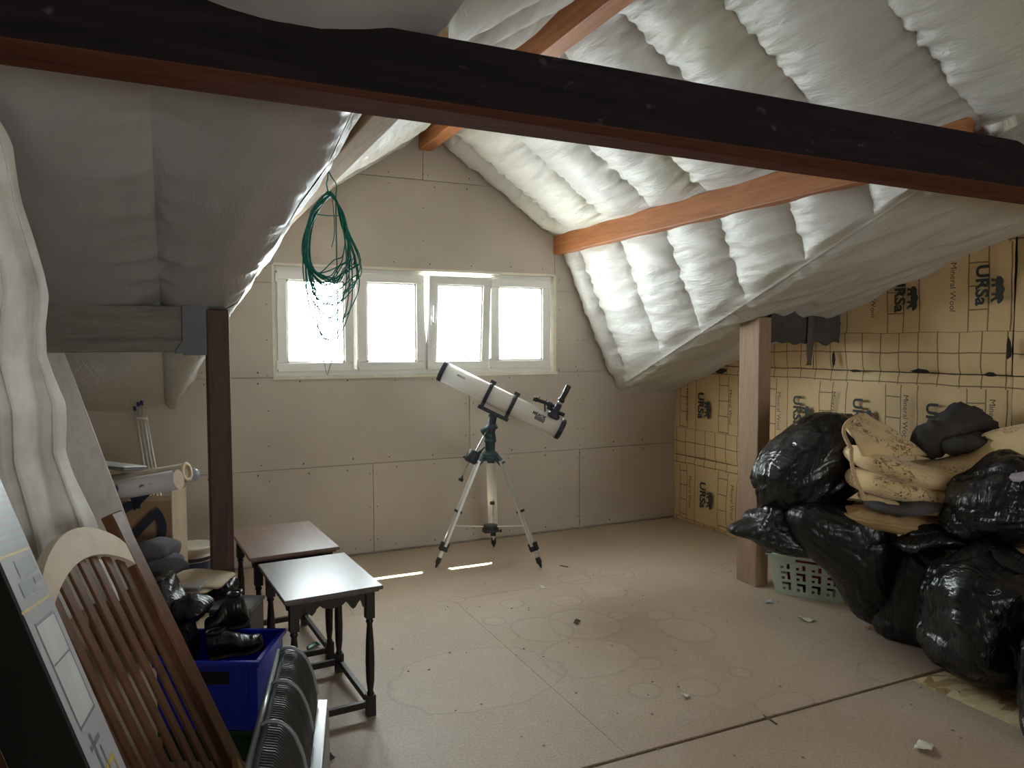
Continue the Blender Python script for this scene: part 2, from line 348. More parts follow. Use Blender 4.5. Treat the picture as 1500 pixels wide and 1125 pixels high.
# right wall: faced insulation batts with print
wr = struct(empty('wall_right'))
def batt(y0, z0, y1, z1, seed, x=3.955):
    def fn(u, v):
        y = lerp(y0, y1, u); z = lerp(z0, z1, v); e = min(u, 1 - u, v, 1 - v)
        b = 0.010 * smooth(0, 0.05, e) + 0.006 * smooth(0, .2, e) + 0.012 * noise.noise(Vector((y * 3, z * 3, seed))) + 0.006 * noise.noise(Vector((y * 11, z * 9, seed)))
        return Vector((x + 0.012 - b, y, z))
    MB().grid(fn, 40, 24).build('insulation_batt', KRAFT, wr)
for i, (z0, z1) in enumerate([(0.0, .558), (.562, 1.332)]):
    for j, (a, b) in enumerate([(2.413, YG), (0.9, 2.408), (-0.6, 0.897)]): batt(a, z0, b, z1, i * 7 + j)
batt(2.42, 1.337, 3.725, 2.12, 21); batt(3.73, 1.335, YG, 1.75, 24); batt(0.9, 1.337, 2.41, 2.75, 22); batt(-0.6, 1.337, 0.895, 3.0, 23); 
MB().box((XR, YB, -.1), (XR + .2, YG + .2, 3.3)).build('backing', plain('timber_backing', (0.05, 0.04, 0.03), 0.9), wr)
MB().box((XR - .03, YB, -.02), (XR, -.62, 3.05)).build('lining_board', PLASTER, wr)
def text_mesh(s, size, bold=0.0, shear=0.0):
    cu = bpy.data.curves.new('lettering', 'FONT'); cu.body = s; cu.size = size; cu.offset = bold; cu.align_x = 'CENTER'; cu.align_y = 'CENTER'; cu.shear = shear; cu.resolution_u = 3
    o = bpy.data.objects.new('tmp', cu); COL.objects.link(o); bpy.context.view_layer.update()
    me = bpy.data.meshes.new_from_object(o.evaluated_get(bpy.context.evaluated_depsgraph_get())); bpy.data.objects.remove(o); me.name = 'lettering'; me.materials.clear(); return me
def place_text(me, parent, org, ex, ey, mat, name='lettering', sx=1.0):
    o = link(name, me, mat, parent); ex, ey = Vector(ex).normalized(), Vector(ey).normalized(); ez = ex.cross(ey)
    Mx = Matrix([[ex[i] * sx, ey[i], ez[i], org[i]] for i in range(3)] + [[0, 0, 0, 1]]); o.matrix_world = Mx
    if parent is not None: o.matrix_parent_inverse = parent.matrix_basis.inverted(); o.matrix_basis = Mx
    return o
ursa = text_mesh('URSa', 0.098, 0.0035); mw = text_mesh('Mineral Wool', 0.048, 0.0)
bear_pts = [(-.085, .0), (-.083, .018), (-.058, .03), (-.03, .028), (0, .038), (.03, .030), (.055, .034), (.075, .026), (.092, .010), (.082, .003), (.062, .004), (.066, -.012), (.078, -.026), (.060, -.028), (.046, -.010), (.036, -.008), (.034, -.026), (.020, -.026), (.018, -.006), (-.022, -.006), (-.018, -.026), (-.036, -.028), (-.042, -.008), (-.056, -.010), (-.054, -.027), (-.074, -.028), (-.070, -.006)]
bear = bpy.data.meshes.new('emblem'); bear.from_pydata([(x * .82, y * 1.1, 0) for x, y in bear_pts], [], [tuple(range(len(bear_pts)))]); bear.update()
D, RGT = (0, 0, -1), (0, -1, 0)
for y, z in [(4.856, 1.006), (4.35, 1.01), (3.83, 1.043), (3.335, 1.055), (2.832, 1.06), (4.82, .275), (4.3, .28), (3.8, .28), (3.055, 1.797), (2.565, 1.813)]:
    place_text(ursa, wr, (3.928, y, z), D, RGT, INK); place_text(bear, wr, (3.927, y - .082, z - .03), D, RGT, INK, 'emblem')
for y, z in [(5.03, 1.0), (4.5, 1.02), (3.998, 1.03), (3.52, 1.06), (2.997, 1.068), (2.49, 1.075), (2.725, 1.813), (3.235, 1.80), (4.98, .27), (4.47, .28)]: place_text(mw, wr, (3.928, y, z), D, RGT, INK)
for (ya, za, yb, zb) in [(2.41, 1.47, .03, .13), (3.35, 1.335, .10, .02), (2.9, 1.345, .12, .03), (2.5, 1.34, .08, .03), (3.52, 1.40, .03, .12), (4.62, 1.30, .16, .05)]:
    r2 = random.Random(ya); MB().add([(3.922, ya + math.cos(t) * yb * r2.uniform(.3, .6), za + math.sin(t) * zb * r2.uniform(.3, .6)) for t in np.linspace(0, 2 * math.pi, 11)[:-1]], [tuple(range(10))]).build('tear', DARK, wr)

wl = struct(empty('wall_left')); MB().box((XL - .15, YB, -.1), (XL, YG + .2, 3.3)).build('lining_board', PLASTER, wl)
wb = struct(empty('wall_rear')); BX0, BX1, BZ0, BZ1 = 0.2, 3.2, 0.45, 1.95     # rear wall behind the camera; its wide window is added for fill light
for a, b in (((XL - .2, -.1), (BX0, 3.3)), ((BX1, -.1), (XR + .2, 3.3)), ((BX0, -.1), (BX1, BZ0)), ((BX0, BZ1), (BX1, 3.3))):
    MB().box((a[0], YB - .2, a[1]), (b[0], YB, b[1])).build('lining_board', PLASTER, wb)
w2 = struct(empty('fill_window', (1.7, YB, BZ0))); m = MB()
for x in (BX0, 1.17, 2.17, BX1 - .06): m.box((x, YB - .12, BZ0), (x + .06, YB - .06, BZ1))
m.box((BX0, YB - .12, BZ0), (BX1, YB - .06, BZ0 + .06)).box((BX0, YB - .12, BZ1 - .06), (BX1, YB - .06, BZ1)).build('window_frame', PVC, w2)
for x in (BX0, 1.17, 2.17): MB().box((x + .05, YB - .095, BZ0 + .05), (x + .98, YB - .09, BZ1 - .05)).build('pane', TINT, w2)

# ceiling: quilted insulation bays between the rafters
ceil = struct(empty('ceiling'))
RAF = [5.30, 5.0, 4.43, 3.91, 3.41, 2.88, 2.41, 1.86, 1.33, 0.8, 0.27, -0.25, -0.72]
def puff(a, q=0.55): return max(0.0, math.sin(math.pi * a)) ** q
def wr_noise(y, s, seed, k=1.0):
    return 0.010 * k * noise.noise(Vector((y * 2.2, s * 2.6, seed))) + 0.006 * k * noise.noise(Vector((y * 5, s * 22, seed + 3)))
def slope_bay(pa, pb, y0, y1, nrm, amp, seed, nu=26, nv=90, mat=FILM, pucker=0.017, ends=(0.0, 0.0)):
    """pa(y), pb(y): upper and lower edge points; bulges along nrm"""
    n = Vector(nrm).normalized()
    def fn(u, v):
        y = lerp(y0, y1, u); a, b = pa(y), pb(y); p = a.lerp(b, v); s = (p - a).length; L = (b - a).length
        e = smooth(ends[0], 0.16 + ends[0], v) * smooth(0, 0.14, 1 - v) if L > .05 else 0
        staple = 0.5 + 0.5 * math.cos(2 * math.pi * s / 0.23 + seed)
        h = amp * puff(u, 0.62 + 0.3 * staple) * (0.12 + 0.88 * e)
        edge = (1 - puff(u, 0.8)) ** 0.9
        ok = smooth(0, .06, v) * smooth(0, .06, 1 - v)
        h += ok * pucker * 1.7 * edge * noise.noise(Vector((s * 24, y * 3.0, math.floor(seed / 40) * 9.7))) + ok * 0.009 * noise.noise(Vector((s * 9, y * 2.6, 4 + math.floor(seed / 40)))) * (0.3 + puff(u)) + wr_noise(y, s, seed) * puff(u) * (0.4 + .6 * e)
        return p + n * h
    return MB().grid(fn, nu, nv).build('insulation_panel', mat, ceil)
k1 = (RZ - PZZ) / (PXX - RX)
for i, (yb, ya) in enumerate(zip(RAF, RAF[1:])):
    yb = min(yb, YG - .002)
    if zmain(ya) > RZ - .02: continue
    up = lambda y: Vector((RX + .05, y, RZ - .03)); lowr = lambda y: Vector((min(PXX, xv_r(y)), y, max(PZZ, min(RZ, RZ - k1 * (xv_r(y) - RX)))))
    slope_bay(up, lowr, ya, yb, (-k1, 0, -1), 0.052, i + .3)
    upl = lambda y: Vector((RX - .05, y, RZ - .03)); lowl = lambda y: Vector((max(2 * RX - PXX, min(xv_l(y), RX)), y, RZ - k1 * (RX - max(2 * RX - PXX, min(xv_l(y), RX)))))
    slope_bay(upl, lowl, ya, yb, (k1, 0, -1), 0.05, i + 40.3)
    if ya > 1.3:
        low2 = lambda y: Vector((xv_r(y), y, zmain(y))); top2 = lambda y: Vector((PXX, y, max(PZZ, zmain(y))))
        slope_bay(top2, low2, max(ya, 1.65), yb, (-S2, 0, -1), 0.055, i + 80.7, pucker=0.014)
        low3 = lambda y: Vector((xv_l(y), y, zmain(y))); top3 = lambda y: Vector((2 * RX - PXX, y, max(PZZ, zmain(y))))
        slope_bay(top3, low3, max(ya, 1.75), yb, (S2, 0, -1), 0.02, i + 120.7)
# main roof on both sides of the dormer; bays run up the slope
def main_bay(f0, f1, ya, yb, seed, mat, amp=0.045, nu=20, nv=70, rip=0.0):
    def fn(u, v):
        y = lerp(ya, yb, v); x = lerp(f0(y), f1(y), u); s = y
        st = 0.5 + 0.5 * math.cos(2 * math.pi * s / 0.31 + seed)
        ed = smooth(0, .05, u) * smooth(0, .05, 1 - u)
        h = amp * puff(u, 0.55 + .2 * st) + ed * (0.016 * (1 - puff(u, .8)) * noise.noise(Vector((s * 15, x * 3, 7))) + 0.014 * noise.noise(Vector((x * 2.5, y * 2, 5))) + 0.006 * noise.noise(Vector((x * 14, y * 3, 3)))) + rip * (0.5 - abs(noise.noise(Vector((x * 5 + y * 2.2, y * 1.1, 8))))) * smooth(0, .15, u) * smooth(0, .15, 1 - u)
        return Vector((x, y, zmain(y) - h))
    MB().grid(fn, nu, nv, flip=True).build('insulation_panel', mat, ceil)
for (ya, yb) in ((3.57, YG - .002), (1.86, 3.57), (-0.7, 1.86)):
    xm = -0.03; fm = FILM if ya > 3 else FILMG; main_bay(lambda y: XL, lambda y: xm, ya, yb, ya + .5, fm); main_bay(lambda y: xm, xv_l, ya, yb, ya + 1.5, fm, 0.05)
    main_bay(xv_r, lambda y: lerp(xv_r(y), XR, .5), ya, yb, ya + 2.5, FILM, 0.03, rip=.05, nu=36); main_bay(lambda y: lerp(xv_r(y), XR, .5), lambda y: XR, ya, yb, ya + 3.5, FILM, 0.03, rip=.05, nu=36)
for k in range(6):
    x0 = lerp(XL, XR, k / 6); x1 = lerp(XL, XR, (k + 1) / 6); main_bay(lambda y: x0, lambda y: x1, YB, -0.7, k + 60.5, FILMG, nv=40)
# roof deck that closes the attic above the insulation
DECK = plain('roof_deck', (0.10, 0.08, 0.06), 0.9); dk = MB()
def quad(a, b, c, d, t=0.12): dk.prism([a, b, c, d], (0, 0, t))
O = 0.16; YO = YG + .62
for s in (1, -1):
    X = lambda x: RX + s * (x - RX)
    dk.prism([(X(RX), -.9, RZ + O), (X(RX), YO, RZ + O), (X(PXX + .1), YO, PZZ + O), (X(PXX + .1), -.9, PZZ + O)], (0, 0, .1))
    dk.prism([(X(PXX + .1), 1.6, PZZ + O), (X(PXX + .1), YG + .2, PZZ + O), (X(3.384 + .22), YG + .2, 1.116 + O)], (s * .1, 0, 0))
    f = xv_r if s > 0 else xv_l; xo = XR + .3 if s > 0 else XL - .3; ys = [YG + .2, 4.4, 3.6, 2.8, 2.2, 1.75, 1.2, .4, -.7]
    for a, b in zip(ys, ys[1:]): dk.prism([(f(a) + s * .06, a, zmain(a) + .10), (xo, a, zmain(a) + .10), (xo, b, zmain(b) + .10), (f(b) + s * .06, b, zmain(b) + .10)], (0, 0, .1))
dk.prism([(XL - .3, YB - .3, zmain(YB) + .1), (XL - .3, -.6, zmain(-.7) + .12), (XR + .3, -.6, zmain(-.7) + .12), (XR + .3, YB - .3, zmain(YB) + .1)], (0, 0, .15))
dk.build('roof_deck', DECK, ceil)
# ---------------------------------------------------------------- window
win = struct(empty('window_1', (RX, YG, WZ0)))
fr = MB(); yo, yi = YG + 0.10, YG + 0.035        # frame depth
for a, b in [((WX0, yi, WZ0), (WX1, yo, WZ0 + .05)), ((WX0, yi, WZ1 - .055), (WX1, yo, WZ1)), ((WX0, yi, WZ0 + .04), (WX0 + .04, yo, WZ1 - .04)), ((WX1 - .06, yi, WZ0 + .04), (WX1 - .02, yo, WZ1 - .04)),
             ((1.69, yi, WZ0 + .04), (1.735, yo, WZ1 - .04)), ((1.165, yi + .03, WZ0 + .04), (1.245, yo, WZ1 - .04)), ((2.215, yi + .03, WZ0 + .04), (2.275, yo, WZ1 - .04))]: fr.box(a, b)
fr.build('window_frame', PVC, win, bevel=0.004)
rv = MB().box((WX1 - .012, YG - .004, WZ0), (WX1 + .012, YG + .25, WZ1)).box((WX0 - .012, YG - .004, WZ0), (WX0 + .004, YG + .25, WZ1)).box((WX0, YG - .004, WZ1 - .006), (WX1, YG + .25, WZ1 + .012)).box((WX0 - .01, YG - .012, WZ0 - .016), (WX1 + .02, YG + .25, WZ0 + .006))
rv.build('window_reveal', plain('cream_reveal', (0.74, 0.70, 0.60), 0.6), win)
def sash(x0, x1, tilt=0.0, handle=None):
    z0, z1 = WZ0 + .035, WZ1 - .035; w = 0.062; M = Matrix.Translation((0, YG + .03, z0)) @ Matrix.Rotation(tilt, 4, 'X') @ Matrix.Translation((0, -(YG + .03), -z0))
    f = MB()
    for a, b in [((x0, YG + .01, z0), (x1, YG + .06, z0 + w)), ((x0, YG + .01, z1 - w), (x1, YG + .06, z1)), ((x0, YG + .01, z0 + w), (x0 + w, YG + .06, z1 - w)), ((x1 - w, YG + .01, z0 + w), (x1, YG + .06, z1 - w))]: f.box(a, b, M)
    so = f.build('sash', PVC, win, bevel=0.004)
    MB().box((x0 + w - .004, YG + .034, z0 + w - .004), (x1 - w + .004, YG + .04, z1 - w + .004), M).build('pane', GLASS, so)
    b = MB()
    for a, c in [((x0 + w, YG + .022, z0 + w), (x1 - w, YG + .034, z0 + w + .012)), ((x0 + w, YG + .022, z1 - w - .012), (x1 - w, YG + .034, z1 - w)), ((x0 + w, YG + .022, z0 + w), (x0 + w + .012, YG + .034, z1 - w)), ((x1 - w - .012, YG + .022, z0 + w), (x1 - w, YG + .034, z1 - w))]: b.box(a, c, M)
    b.build('glazing_bead', PVC, so)
    if handle:
        hx = handle; zc = (z0 + z1) / 2 + .02
        MB().box((hx - .014, YG + .0, zc - .035), (hx + .014, YG + .011, zc + .035), M).box((hx - .009, YG - .035, zc - .012), (hx + .009, YG + .0, zc + .012), M).box((hx - .009, YG - .04, zc - .012), (hx + .009, YG - .026, zc + .11), M).build('handle', plain('silver_handle', (0.75, 0.76, 0.76), 0.3, 0.4), so, bevel=0.004)
    h = MB()
    for zz in (z0 + .05, z1 - .05): h.box((x0 - .012 if not handle else x1 - .002, YG + .0, zz - .03), (x0 + .004 if not handle else x1 + .012, YG + .014, zz + .03), M)
    h.build('hinge', PVC, so)
sash(.672, 1.19); sash(1.222, 1.715); sash(1.735, 2.225, 0.085, 1.765); sash(2.245, 2.75)

# ---------------------------------------------------------------- timbers
def timber(name, label, lo, hi, mat, bev=0.006):
    o = MB().box((0, 0, 0), tuple(b - a for a, b in zip(lo, hi))).build(name, mat, None, bevel=bev); o.location = lo; return tag(o, label, 'post' if 'post' in name else 'beam')
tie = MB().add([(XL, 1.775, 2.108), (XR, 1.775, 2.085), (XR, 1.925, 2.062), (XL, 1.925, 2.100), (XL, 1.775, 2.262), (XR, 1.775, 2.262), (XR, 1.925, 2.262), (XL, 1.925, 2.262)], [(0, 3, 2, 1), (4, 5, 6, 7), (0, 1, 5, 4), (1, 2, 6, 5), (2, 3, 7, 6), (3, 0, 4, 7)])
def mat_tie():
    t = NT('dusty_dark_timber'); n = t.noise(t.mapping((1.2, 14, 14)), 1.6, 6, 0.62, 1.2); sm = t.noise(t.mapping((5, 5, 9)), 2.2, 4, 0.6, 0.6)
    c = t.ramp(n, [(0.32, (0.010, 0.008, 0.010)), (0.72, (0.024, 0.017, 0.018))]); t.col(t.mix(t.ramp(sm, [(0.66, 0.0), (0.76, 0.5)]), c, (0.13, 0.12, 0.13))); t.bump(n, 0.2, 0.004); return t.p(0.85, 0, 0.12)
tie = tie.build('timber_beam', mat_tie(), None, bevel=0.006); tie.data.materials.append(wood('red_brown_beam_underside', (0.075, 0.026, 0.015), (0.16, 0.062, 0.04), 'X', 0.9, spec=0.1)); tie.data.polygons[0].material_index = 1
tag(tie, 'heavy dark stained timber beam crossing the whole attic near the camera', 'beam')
timber('timber_beam', 'orange pine ridge beam at the top of the dormer, ending above the window', (1.675, -0.3, 2.912), (1.775, YG, 3.06), ORANGE)
timber('timber_beam', 'orange pine purlin under the white quilted slope right of the window', (2.775, 1.88, 2.214), (2.855, YG, 2.362), ORANGE)
timber('timber_beam', 'rough sawn purlin on the left of the dormer, green wire coil hanging below', (.59, 1.86, 2.214), (.68, YG, 2.362), ROUGHW)
mp = timber('timber_beam', 'weathered grey beam running from left wall to the dark brown post', (XL, 3.51, 1.475), (.15, 3.60, 1.672), GREYW)
MB().box((.055, 3.495, 1.468), (.158, 3.51, 1.672)).box((.055, 3.5, 1.46), (.158, 3.6, 1.468)).add([(.02, 3.497, 1.468), (.06, 3.497, 1.468), (.06, 3.497, 1.53)], [(0, 1, 2)]).build('joist_hanger', plain('galvanised_steel', (0.13, 0.135, 0.15), 0.6, 0.2), mp)
timber('timber_post', 'dark brown timber post standing left of the window', (.15, 3.49, 0.0), (.243, 3.66, 1.66), POSTL)
timber('timber_post', 'pale brown timber post with square edges beside the laundry basket', (3.265, 3.49, 0.0), (3.362, 3.665, 1.668), POSTR)
fb = tag(MB().grid(lambda u, v: Vector((lerp(3.362, XR - .03, u), 3.50 + .012 * noise.noise(Vector((u * 5, v * 4, 2))), 1.71 - .20 * v + (.03 * noise.noise(Vector((u * 7, 0, 5))) * v))), 24, 8).build('felt_wrapped_beam', mat_cloth('dark_grey_felt', (0.085, 0.082, 0.08), 0.8, 40), None, solid=0.012), 'short beam wrapped in torn dark grey felt beside the pale post', 'beam')
MB().box((3.362, 3.52, 1.53), (XR - .03, 3.60, 1.70)).build('beam_core', TIEW, fb)
MB().grid(lambda u, v: Vector((3.66 + .05 * u - .02 * v + .02 * noise.noise(Vector((v * 6, u, 1))), 3.48 + .006 * math.sin(u * 9), 1.70 - .33 * v)), 6, 14).build('torn_strip', MATS.get('felt2') or mat_cloth('felt_strip', (0.13, 0.12, 0.10), 0.8, 40), fb, solid=0.004)

# ---------------------------------------------------------------- helpers for loose things
VIEW = Vector((0.418, 0.908, 0.0)); RIGHT = Vector((0.908, -0.418, 0.0)); UP = Vector((0, 0, 1))
def one(o, label, cat, group=None):
    """move the origin of a one-mesh thing (drawn in world space) to the middle of its base"""
    me = o.data; n = len(me.vertices); co = np.empty(n * 3); me.vertices.foreach_get('co', co); co = co.reshape(-1, 3)
    lo, hi = co.min(0), co.max(0); base = Vector(((lo[0] + hi[0]) / 2, (lo[1] + hi[1]) / 2, lo[2]))
    co -= np.array(base); me.vertices.foreach_set('co', co.ravel()); me.update(); o.location = base
    return tag(o, label, cat, group)
def nz(p, s, seed=0.0): return noise.noise(Vector((p[0] * s + seed, p[1] * s - seed, p[2] * s + 2 * seed)))
def spline(pts, n):
    pts = [Vector(p) for p in pts]; out = []; m = len(pts) - 1
    for k in range(n + 1):
        t = k / n * m; i = min(int(t), m - 1); f = t - i; p0, p1, p2, p3 = pts[max(i-1, 0)], pts[i], pts[i+1], pts[min(i+2, m)]
        out.append(0.5 * ((2*p1) + (p2-p0)*f + (2*p0-5*p1+4*p2-p3)*f*f + (3*p1-p0-3*p2+p3)*f**3))
    return out
def lobe(mb, pts, h, w, seed, n=30, seg=36, wdir=VIEW, lump=0.25, taper=True, fine=0.10):
    path = spline(pts, seg); rings = []; wd = Vector(wdir).normalized()
    for i, p in enumerate(path):
        t = (path[min(i+1, seg)] - path[max(i-1, 0)]).normalized(); u = t.cross(wd); u = u.normalized() if u.length > .05 else UP
        if u.z < 0 and False: u = -u
        f = i / seg; e = (math.sqrt(max(0.02, 1 - (2 * f - 1) ** 8)) if taper else 1.0); hh = h(f) if callable(h) else h; ww = w(f) if callable(w) else w
        r = []
        for k in range(n):
            q = 2 * math.pi * k / n; c, s = math.cos(q), math.sin(q); c = math.copysign(abs(c) ** .8, c); s = math.copysign(abs(s) ** .8, s)
            pt = p + wd * (ww * c * e) + u * (hh * s * e)
            g = 1 + lump * nz(pt, 7, seed) + fine * nz(pt, 26, seed + 4)
            r.append(p + wd * (ww * c * e * (1 + .15 * nz(pt, 6, seed + 9))) + u * (hh * s * e * g))
        rings.append(r)
    return mb.rings(rings, True, True)

def bag(label, center, rad, rot=(0, 0, 0), seed=1.0, tuft=0.05, floor=None, mat=None, group='black bin bags heaped by the right wall', pull=None, sq=0.72, name='bin_bag', sag=0.12):
    nu, nv = 110, 76; R3 = Matrix.Rotation(rot[2], 3, 'Z') @ Matrix.Rotation(rot[1], 3, 'Y') @ Matrix.Rotation(rot[0], 3, 'X'); c0 = Vector(center); rings = []
    def cs(a): return math.copysign(abs(a) ** sq, a)
    for j in range(nv + 1):
        f = j / nv; ph = math.pi * (0.045 + 0.955 * f); row = []
        for i in range(nu):
            th = 2 * math.pi * i / nu; d = Vector((cs(math.cos(th)) * cs(math.sin(ph)), cs(math.sin(th)) * cs(math.sin(ph)), cs(math.cos(ph))))
            dn = d.normalized(); top = smooth(0.2, 1.0, dn.z)
            g = 1 + 0.14 * nz(dn, 1.2, seed) + 0.05 * nz(dn, 2.6, seed + 5)
            g += 0.05 * (abs(nz((dn.x * 1.2 + dn.z, dn.y * 1.2, dn.z * 4 - dn.x * 2), 1.5, seed + 9)) - .2) + 0.014 * nz((dn.x * 3 + dn.z * 4, dn.y * 3, dn.z * 12), 1.2, seed + 2)
            g -= 0.055 * max(0, 0.12 - abs(nz(dn, 2.3, seed + 21))) / 0.12 + 0.022 * max(0, 0.10 - abs(nz((dn.x * 2 + dn.z, dn.y * 3.5, dn.z * 5 + dn.x), 1.3, seed + 31))) / 0.10
            g += top * 0.055 * math.sin(th * 13 + 5 * nz(dn, 2, seed)) * (0.5 + .5 * nz(dn, 3, seed + 3)) * (1.2 - top)
            p = Vector((d.x * rad[0] * g, d.y * rad[1] * g, d.z * rad[2] * (0.6 + 0.4 * g)))
            p.x *= 1 - sag * d.z; p.y *= 1 - sag * d.z
            if tuft: p.z += tuft * math.exp(-(ph / 0.30) ** 2) * 1.6
            if pull is not None:
                for (pd, pl, pw) in pull:
                    a = dn.dot(Vector(pd).normalized()); p += Vector(pd).normalized() * pl * smooth(1 - pw, 1.0, a) ** 1.6
            p = R3 @ p + c0
            if floor is not None and p.z < floor + 0.05:
                k = floor + 0.05 - p.z; p.z = max(floor, floor + 0.05 - k * 0.75)
                p.z += 0.006 * (1 + nz(p, 14, seed)) * 0.5
            row.append(p)
        rings.append(row)
    mb = MB().rings(rings, True, True)
    if tuft:                                            # gathered neck of the bag: a small ruffled frill
        base = c0 + R3 @ Vector((0, 0, rad[2] + tuft * 1.4)); ax = R3 @ Vector((0, 0, 1)); sx = R3 @ Vector((1, 0, 0)); sy = R3 @ Vector((0, 1, 0)); fr_ = []
        for j in range(9):
            f = j / 8; fr_.append([base + ax * (f * tuft * 1.3 - .03 + .02 * f * math.sin(3 * t + seed)) + (sx * math.cos(t) + sy * math.sin(t)) * (0.018 + 0.05 * f * f * (1 + .5 * math.sin(5 * t + seed)) * tuft / .05) for t in [2 * math.pi * k / 40 for k in range(40)]])
        mb.rings(fr_, False, True)
    return one(mb.build(name, mat or BAG), label, 'bin bag', group)

# ---------------------------------------------------------------- nest of two side tables
TABLE_W = wood('dark_oak', (0.009, 0.006, 0.005), (0.022, 0.014, 0.012), 'Y', 0.45, 1.0, 0.06, 0.35)
def mat_top(name, c1, c2):
    t = NT(name); v = t.mapping(); n = t.noise(t.mapping((16, 2, 2)), 1.5, 5, 0.6, 0.8); g = t.noise(v, 14, 5, 0.7)
    t.col(t.mix(t.ramp(g, [(0.4, 0.0), (0.8, 0.12)]), t.ramp(n, [(0.3, c1), (0.7, c2)]), (0.34, 0.24, 0.19))); return t.p(0.3, 0, 0.7)
TOP_A = mat_top('worn_brown_table_top', (0.13, 0.07, 0.055), (0.22, 0.13, 0.10)); TOP_B = mat_top('polished_dark_table_top', (0.06, 0.048, 0.05), (0.11, 0.09, 0.09))
def side_table(label, c, size, H, rz, top):
    t = thing('side_table', label, 'table', (c[0], c[1], 0), 'nest of two side tables'); t.rotation_euler.z = rz; bpy.context.view_layer.update()
    Mx = Matrix.Translation((c[0], c[1], 0)) @ Matrix.Rotation(rz, 4, 'Z'); w, d = size[0] / 2, size[1] / 2
    def put(mb, name, mat, bevel=0):
        o = mb.build(name, mat, None, bevel=bevel); o.parent = t; return o
    b = MB().box((-w, -d, H - .016), (w, d, H)).box((-w + .012, -d + .012, H - .026), (w - .012, d - .012, H - .016)); put(b, 'table_top', top, 0.004)
    lx, ly = w - .045, d - .045
    prof = [(0, .018), (.075, .018), (.078, .012), (.09, .015), (.10, .011), (.14, .0165), (.22, .0185), (.30, .0165), (.375, .011), (.385, .016), (.395, .012), (.40, .018)]
    kz = (H - .026 - .0) / .51
    for sx in (-1, 1):
        for sy in (-1, 1):
            m = MB().box((sx * lx - .0175, sy * ly - .0175, 0), (sx * lx + .0175, sy * ly + .0175, .085 * kz)).box((sx * lx - .0175, sy * ly - .0175, .40 * kz), (sx * lx + .0175, sy * ly + .0175, H - .026))
            m.lathe((sx * lx, sy * ly, 0), (0, 0, 1), [(h * kz, r) for h, r in prof[2:-1]], 16, False); put(m, 'leg', TABLE_W)
    def apron(x0, x1, along, off):
        n = 26; pts = []; zt = H - .026
        for k in range(n + 1):
            f = k / n; x = lerp(x0, x1, f); q = abs(2 * f - 1)
            dip = .062 if q > .86 else (.045 + .017 * math.cos((q - .62) / .24 * math.pi) if q > .38 else .034 + .012 * abs(math.cos(q / .38 * math.pi / 2)))
            pts.append((x, zt - dip))
        poly = [(x0, zt)] + pts + [(x1, zt)]
        if along == 'x': put(MB().prism([(x, off - .007, z) for x, z in poly], (0, .014, 0)), 'apron', TABLE_W)
        else: put(MB().prism([(off - .007, x, z) for x, z in poly], (.014, 0, 0)), 'apron', TABLE_W)
    for s in (-1, 1): apron(-lx + .017, lx - .017, 'x', s * ly); apron(-ly + .017, ly - .017, 'y', s * lx)
    for s in (-1, 1):
        put(MB().box((-lx + .017, s * ly - .010, .035), (lx - .017, s * ly + .010, .062)), 'stretcher', TABLE_W, .002); put(MB().box((s * lx - .010, -ly + .017, .035), (s * lx + .010, ly - .017, .062)), 'stretcher', TABLE_W, .002)
side_table('dark wooden side table nearest the camera, with turned legs and shiny top', (.545, 3.145), (.39, .55), .54, math.radians(4), TOP_B)
side_table('larger side table with worn brown top next to the dark post', (.487, 3.78), (.41, .60), .552, math.radians(4), TOP_A)

# ---------------------------------------------------------------- telescope on tripod
WHITE = plain('white_enamel', (0.78, 0.77, 0.73), 0.28, var=0.04); NAVY = plain('dark_blue_black_plastic', (0.028, 0.032, 0.05), 0.45); TEAL = plain('dark_teal_casting', (0.03, 0.07, 0.078), 0.45)
ALU = plain('brushed_aluminium', (0.74, 0.75, 0.73), 0.38, 0.55, var=0.05); CHROME = plain('chrome', (0.75, 0.75, 0.76), 0.18, 0.9, var=0.03)
tel = thing('telescope', 'white reflector telescope on an aluminium tripod in front of the window wall', 'telescope', (2.0, 4.71, 0))
TF, TB = P(648, 543.5, 5.1), P(822, 629, 5.1); ax = (TB - TF).normalized(); TL = (TB - TF).length
toc = (Vector((0, 0, 1.5)) - (TF + TB) / 2).normalized(); sidev = (toc - ax * toc.dot(ax)).normalized(); upv = ax.cross(sidev).normalized(); upv = upv if upv.z > 0 else -upv
at = lambda f, s=0.0, u=0.0: TF + ax * (f * TL) + sidev * s + upv * u
tb = MB().lathe(TF, ax, [(0.012, .064), (0.0, .064), (0.0, .069), (TL, .069), (TL, .0)], 48, False).build('tube', WHITE, tel)
MB().lathe(TF - ax * .012, ax, [(.03, .069), (.03, .0735), (0, .0735), (0, .062), (.02, .062)], 48, False).build('front_rim', NAVY, tel)
MB().lathe(TF, ax, [(.05, .063), (.06, .0)], 32, False).build('tube_interior', BLACK, tb)
MB().lathe(TB - ax * .022, ax, [(0, .069), (0, .0745), (.028, .0745), (.034, .06), (.034, 0)], 48, False).build('rear_cell', NAVY, tel)
for f in (.385, .585):
    r = MB().lathe(at(f) - ax * .013, ax, [(0, .0695), (0, .078), (.026, .078), (.026, .0695)], 48, False)
    r.box((-.012, -.02, -.012), (.012, .02, .012), Matrix([[sidev[i], ax[i], upv[i], at(f, 0, .084)[i]] for i in range(3)] + [[0, 0, 0, 1]]))
    r.bar(at(f, .03, -.07), at(f, .03, -.112), .05, .026, ax); r.build('tube_ring', NAVY, tel)
MB().bar(at(.36, .02, -.105), at(.61, .02, -.105), .045, .026, upv).build('cradle_bar', NAVY, tel, bevel=.003)
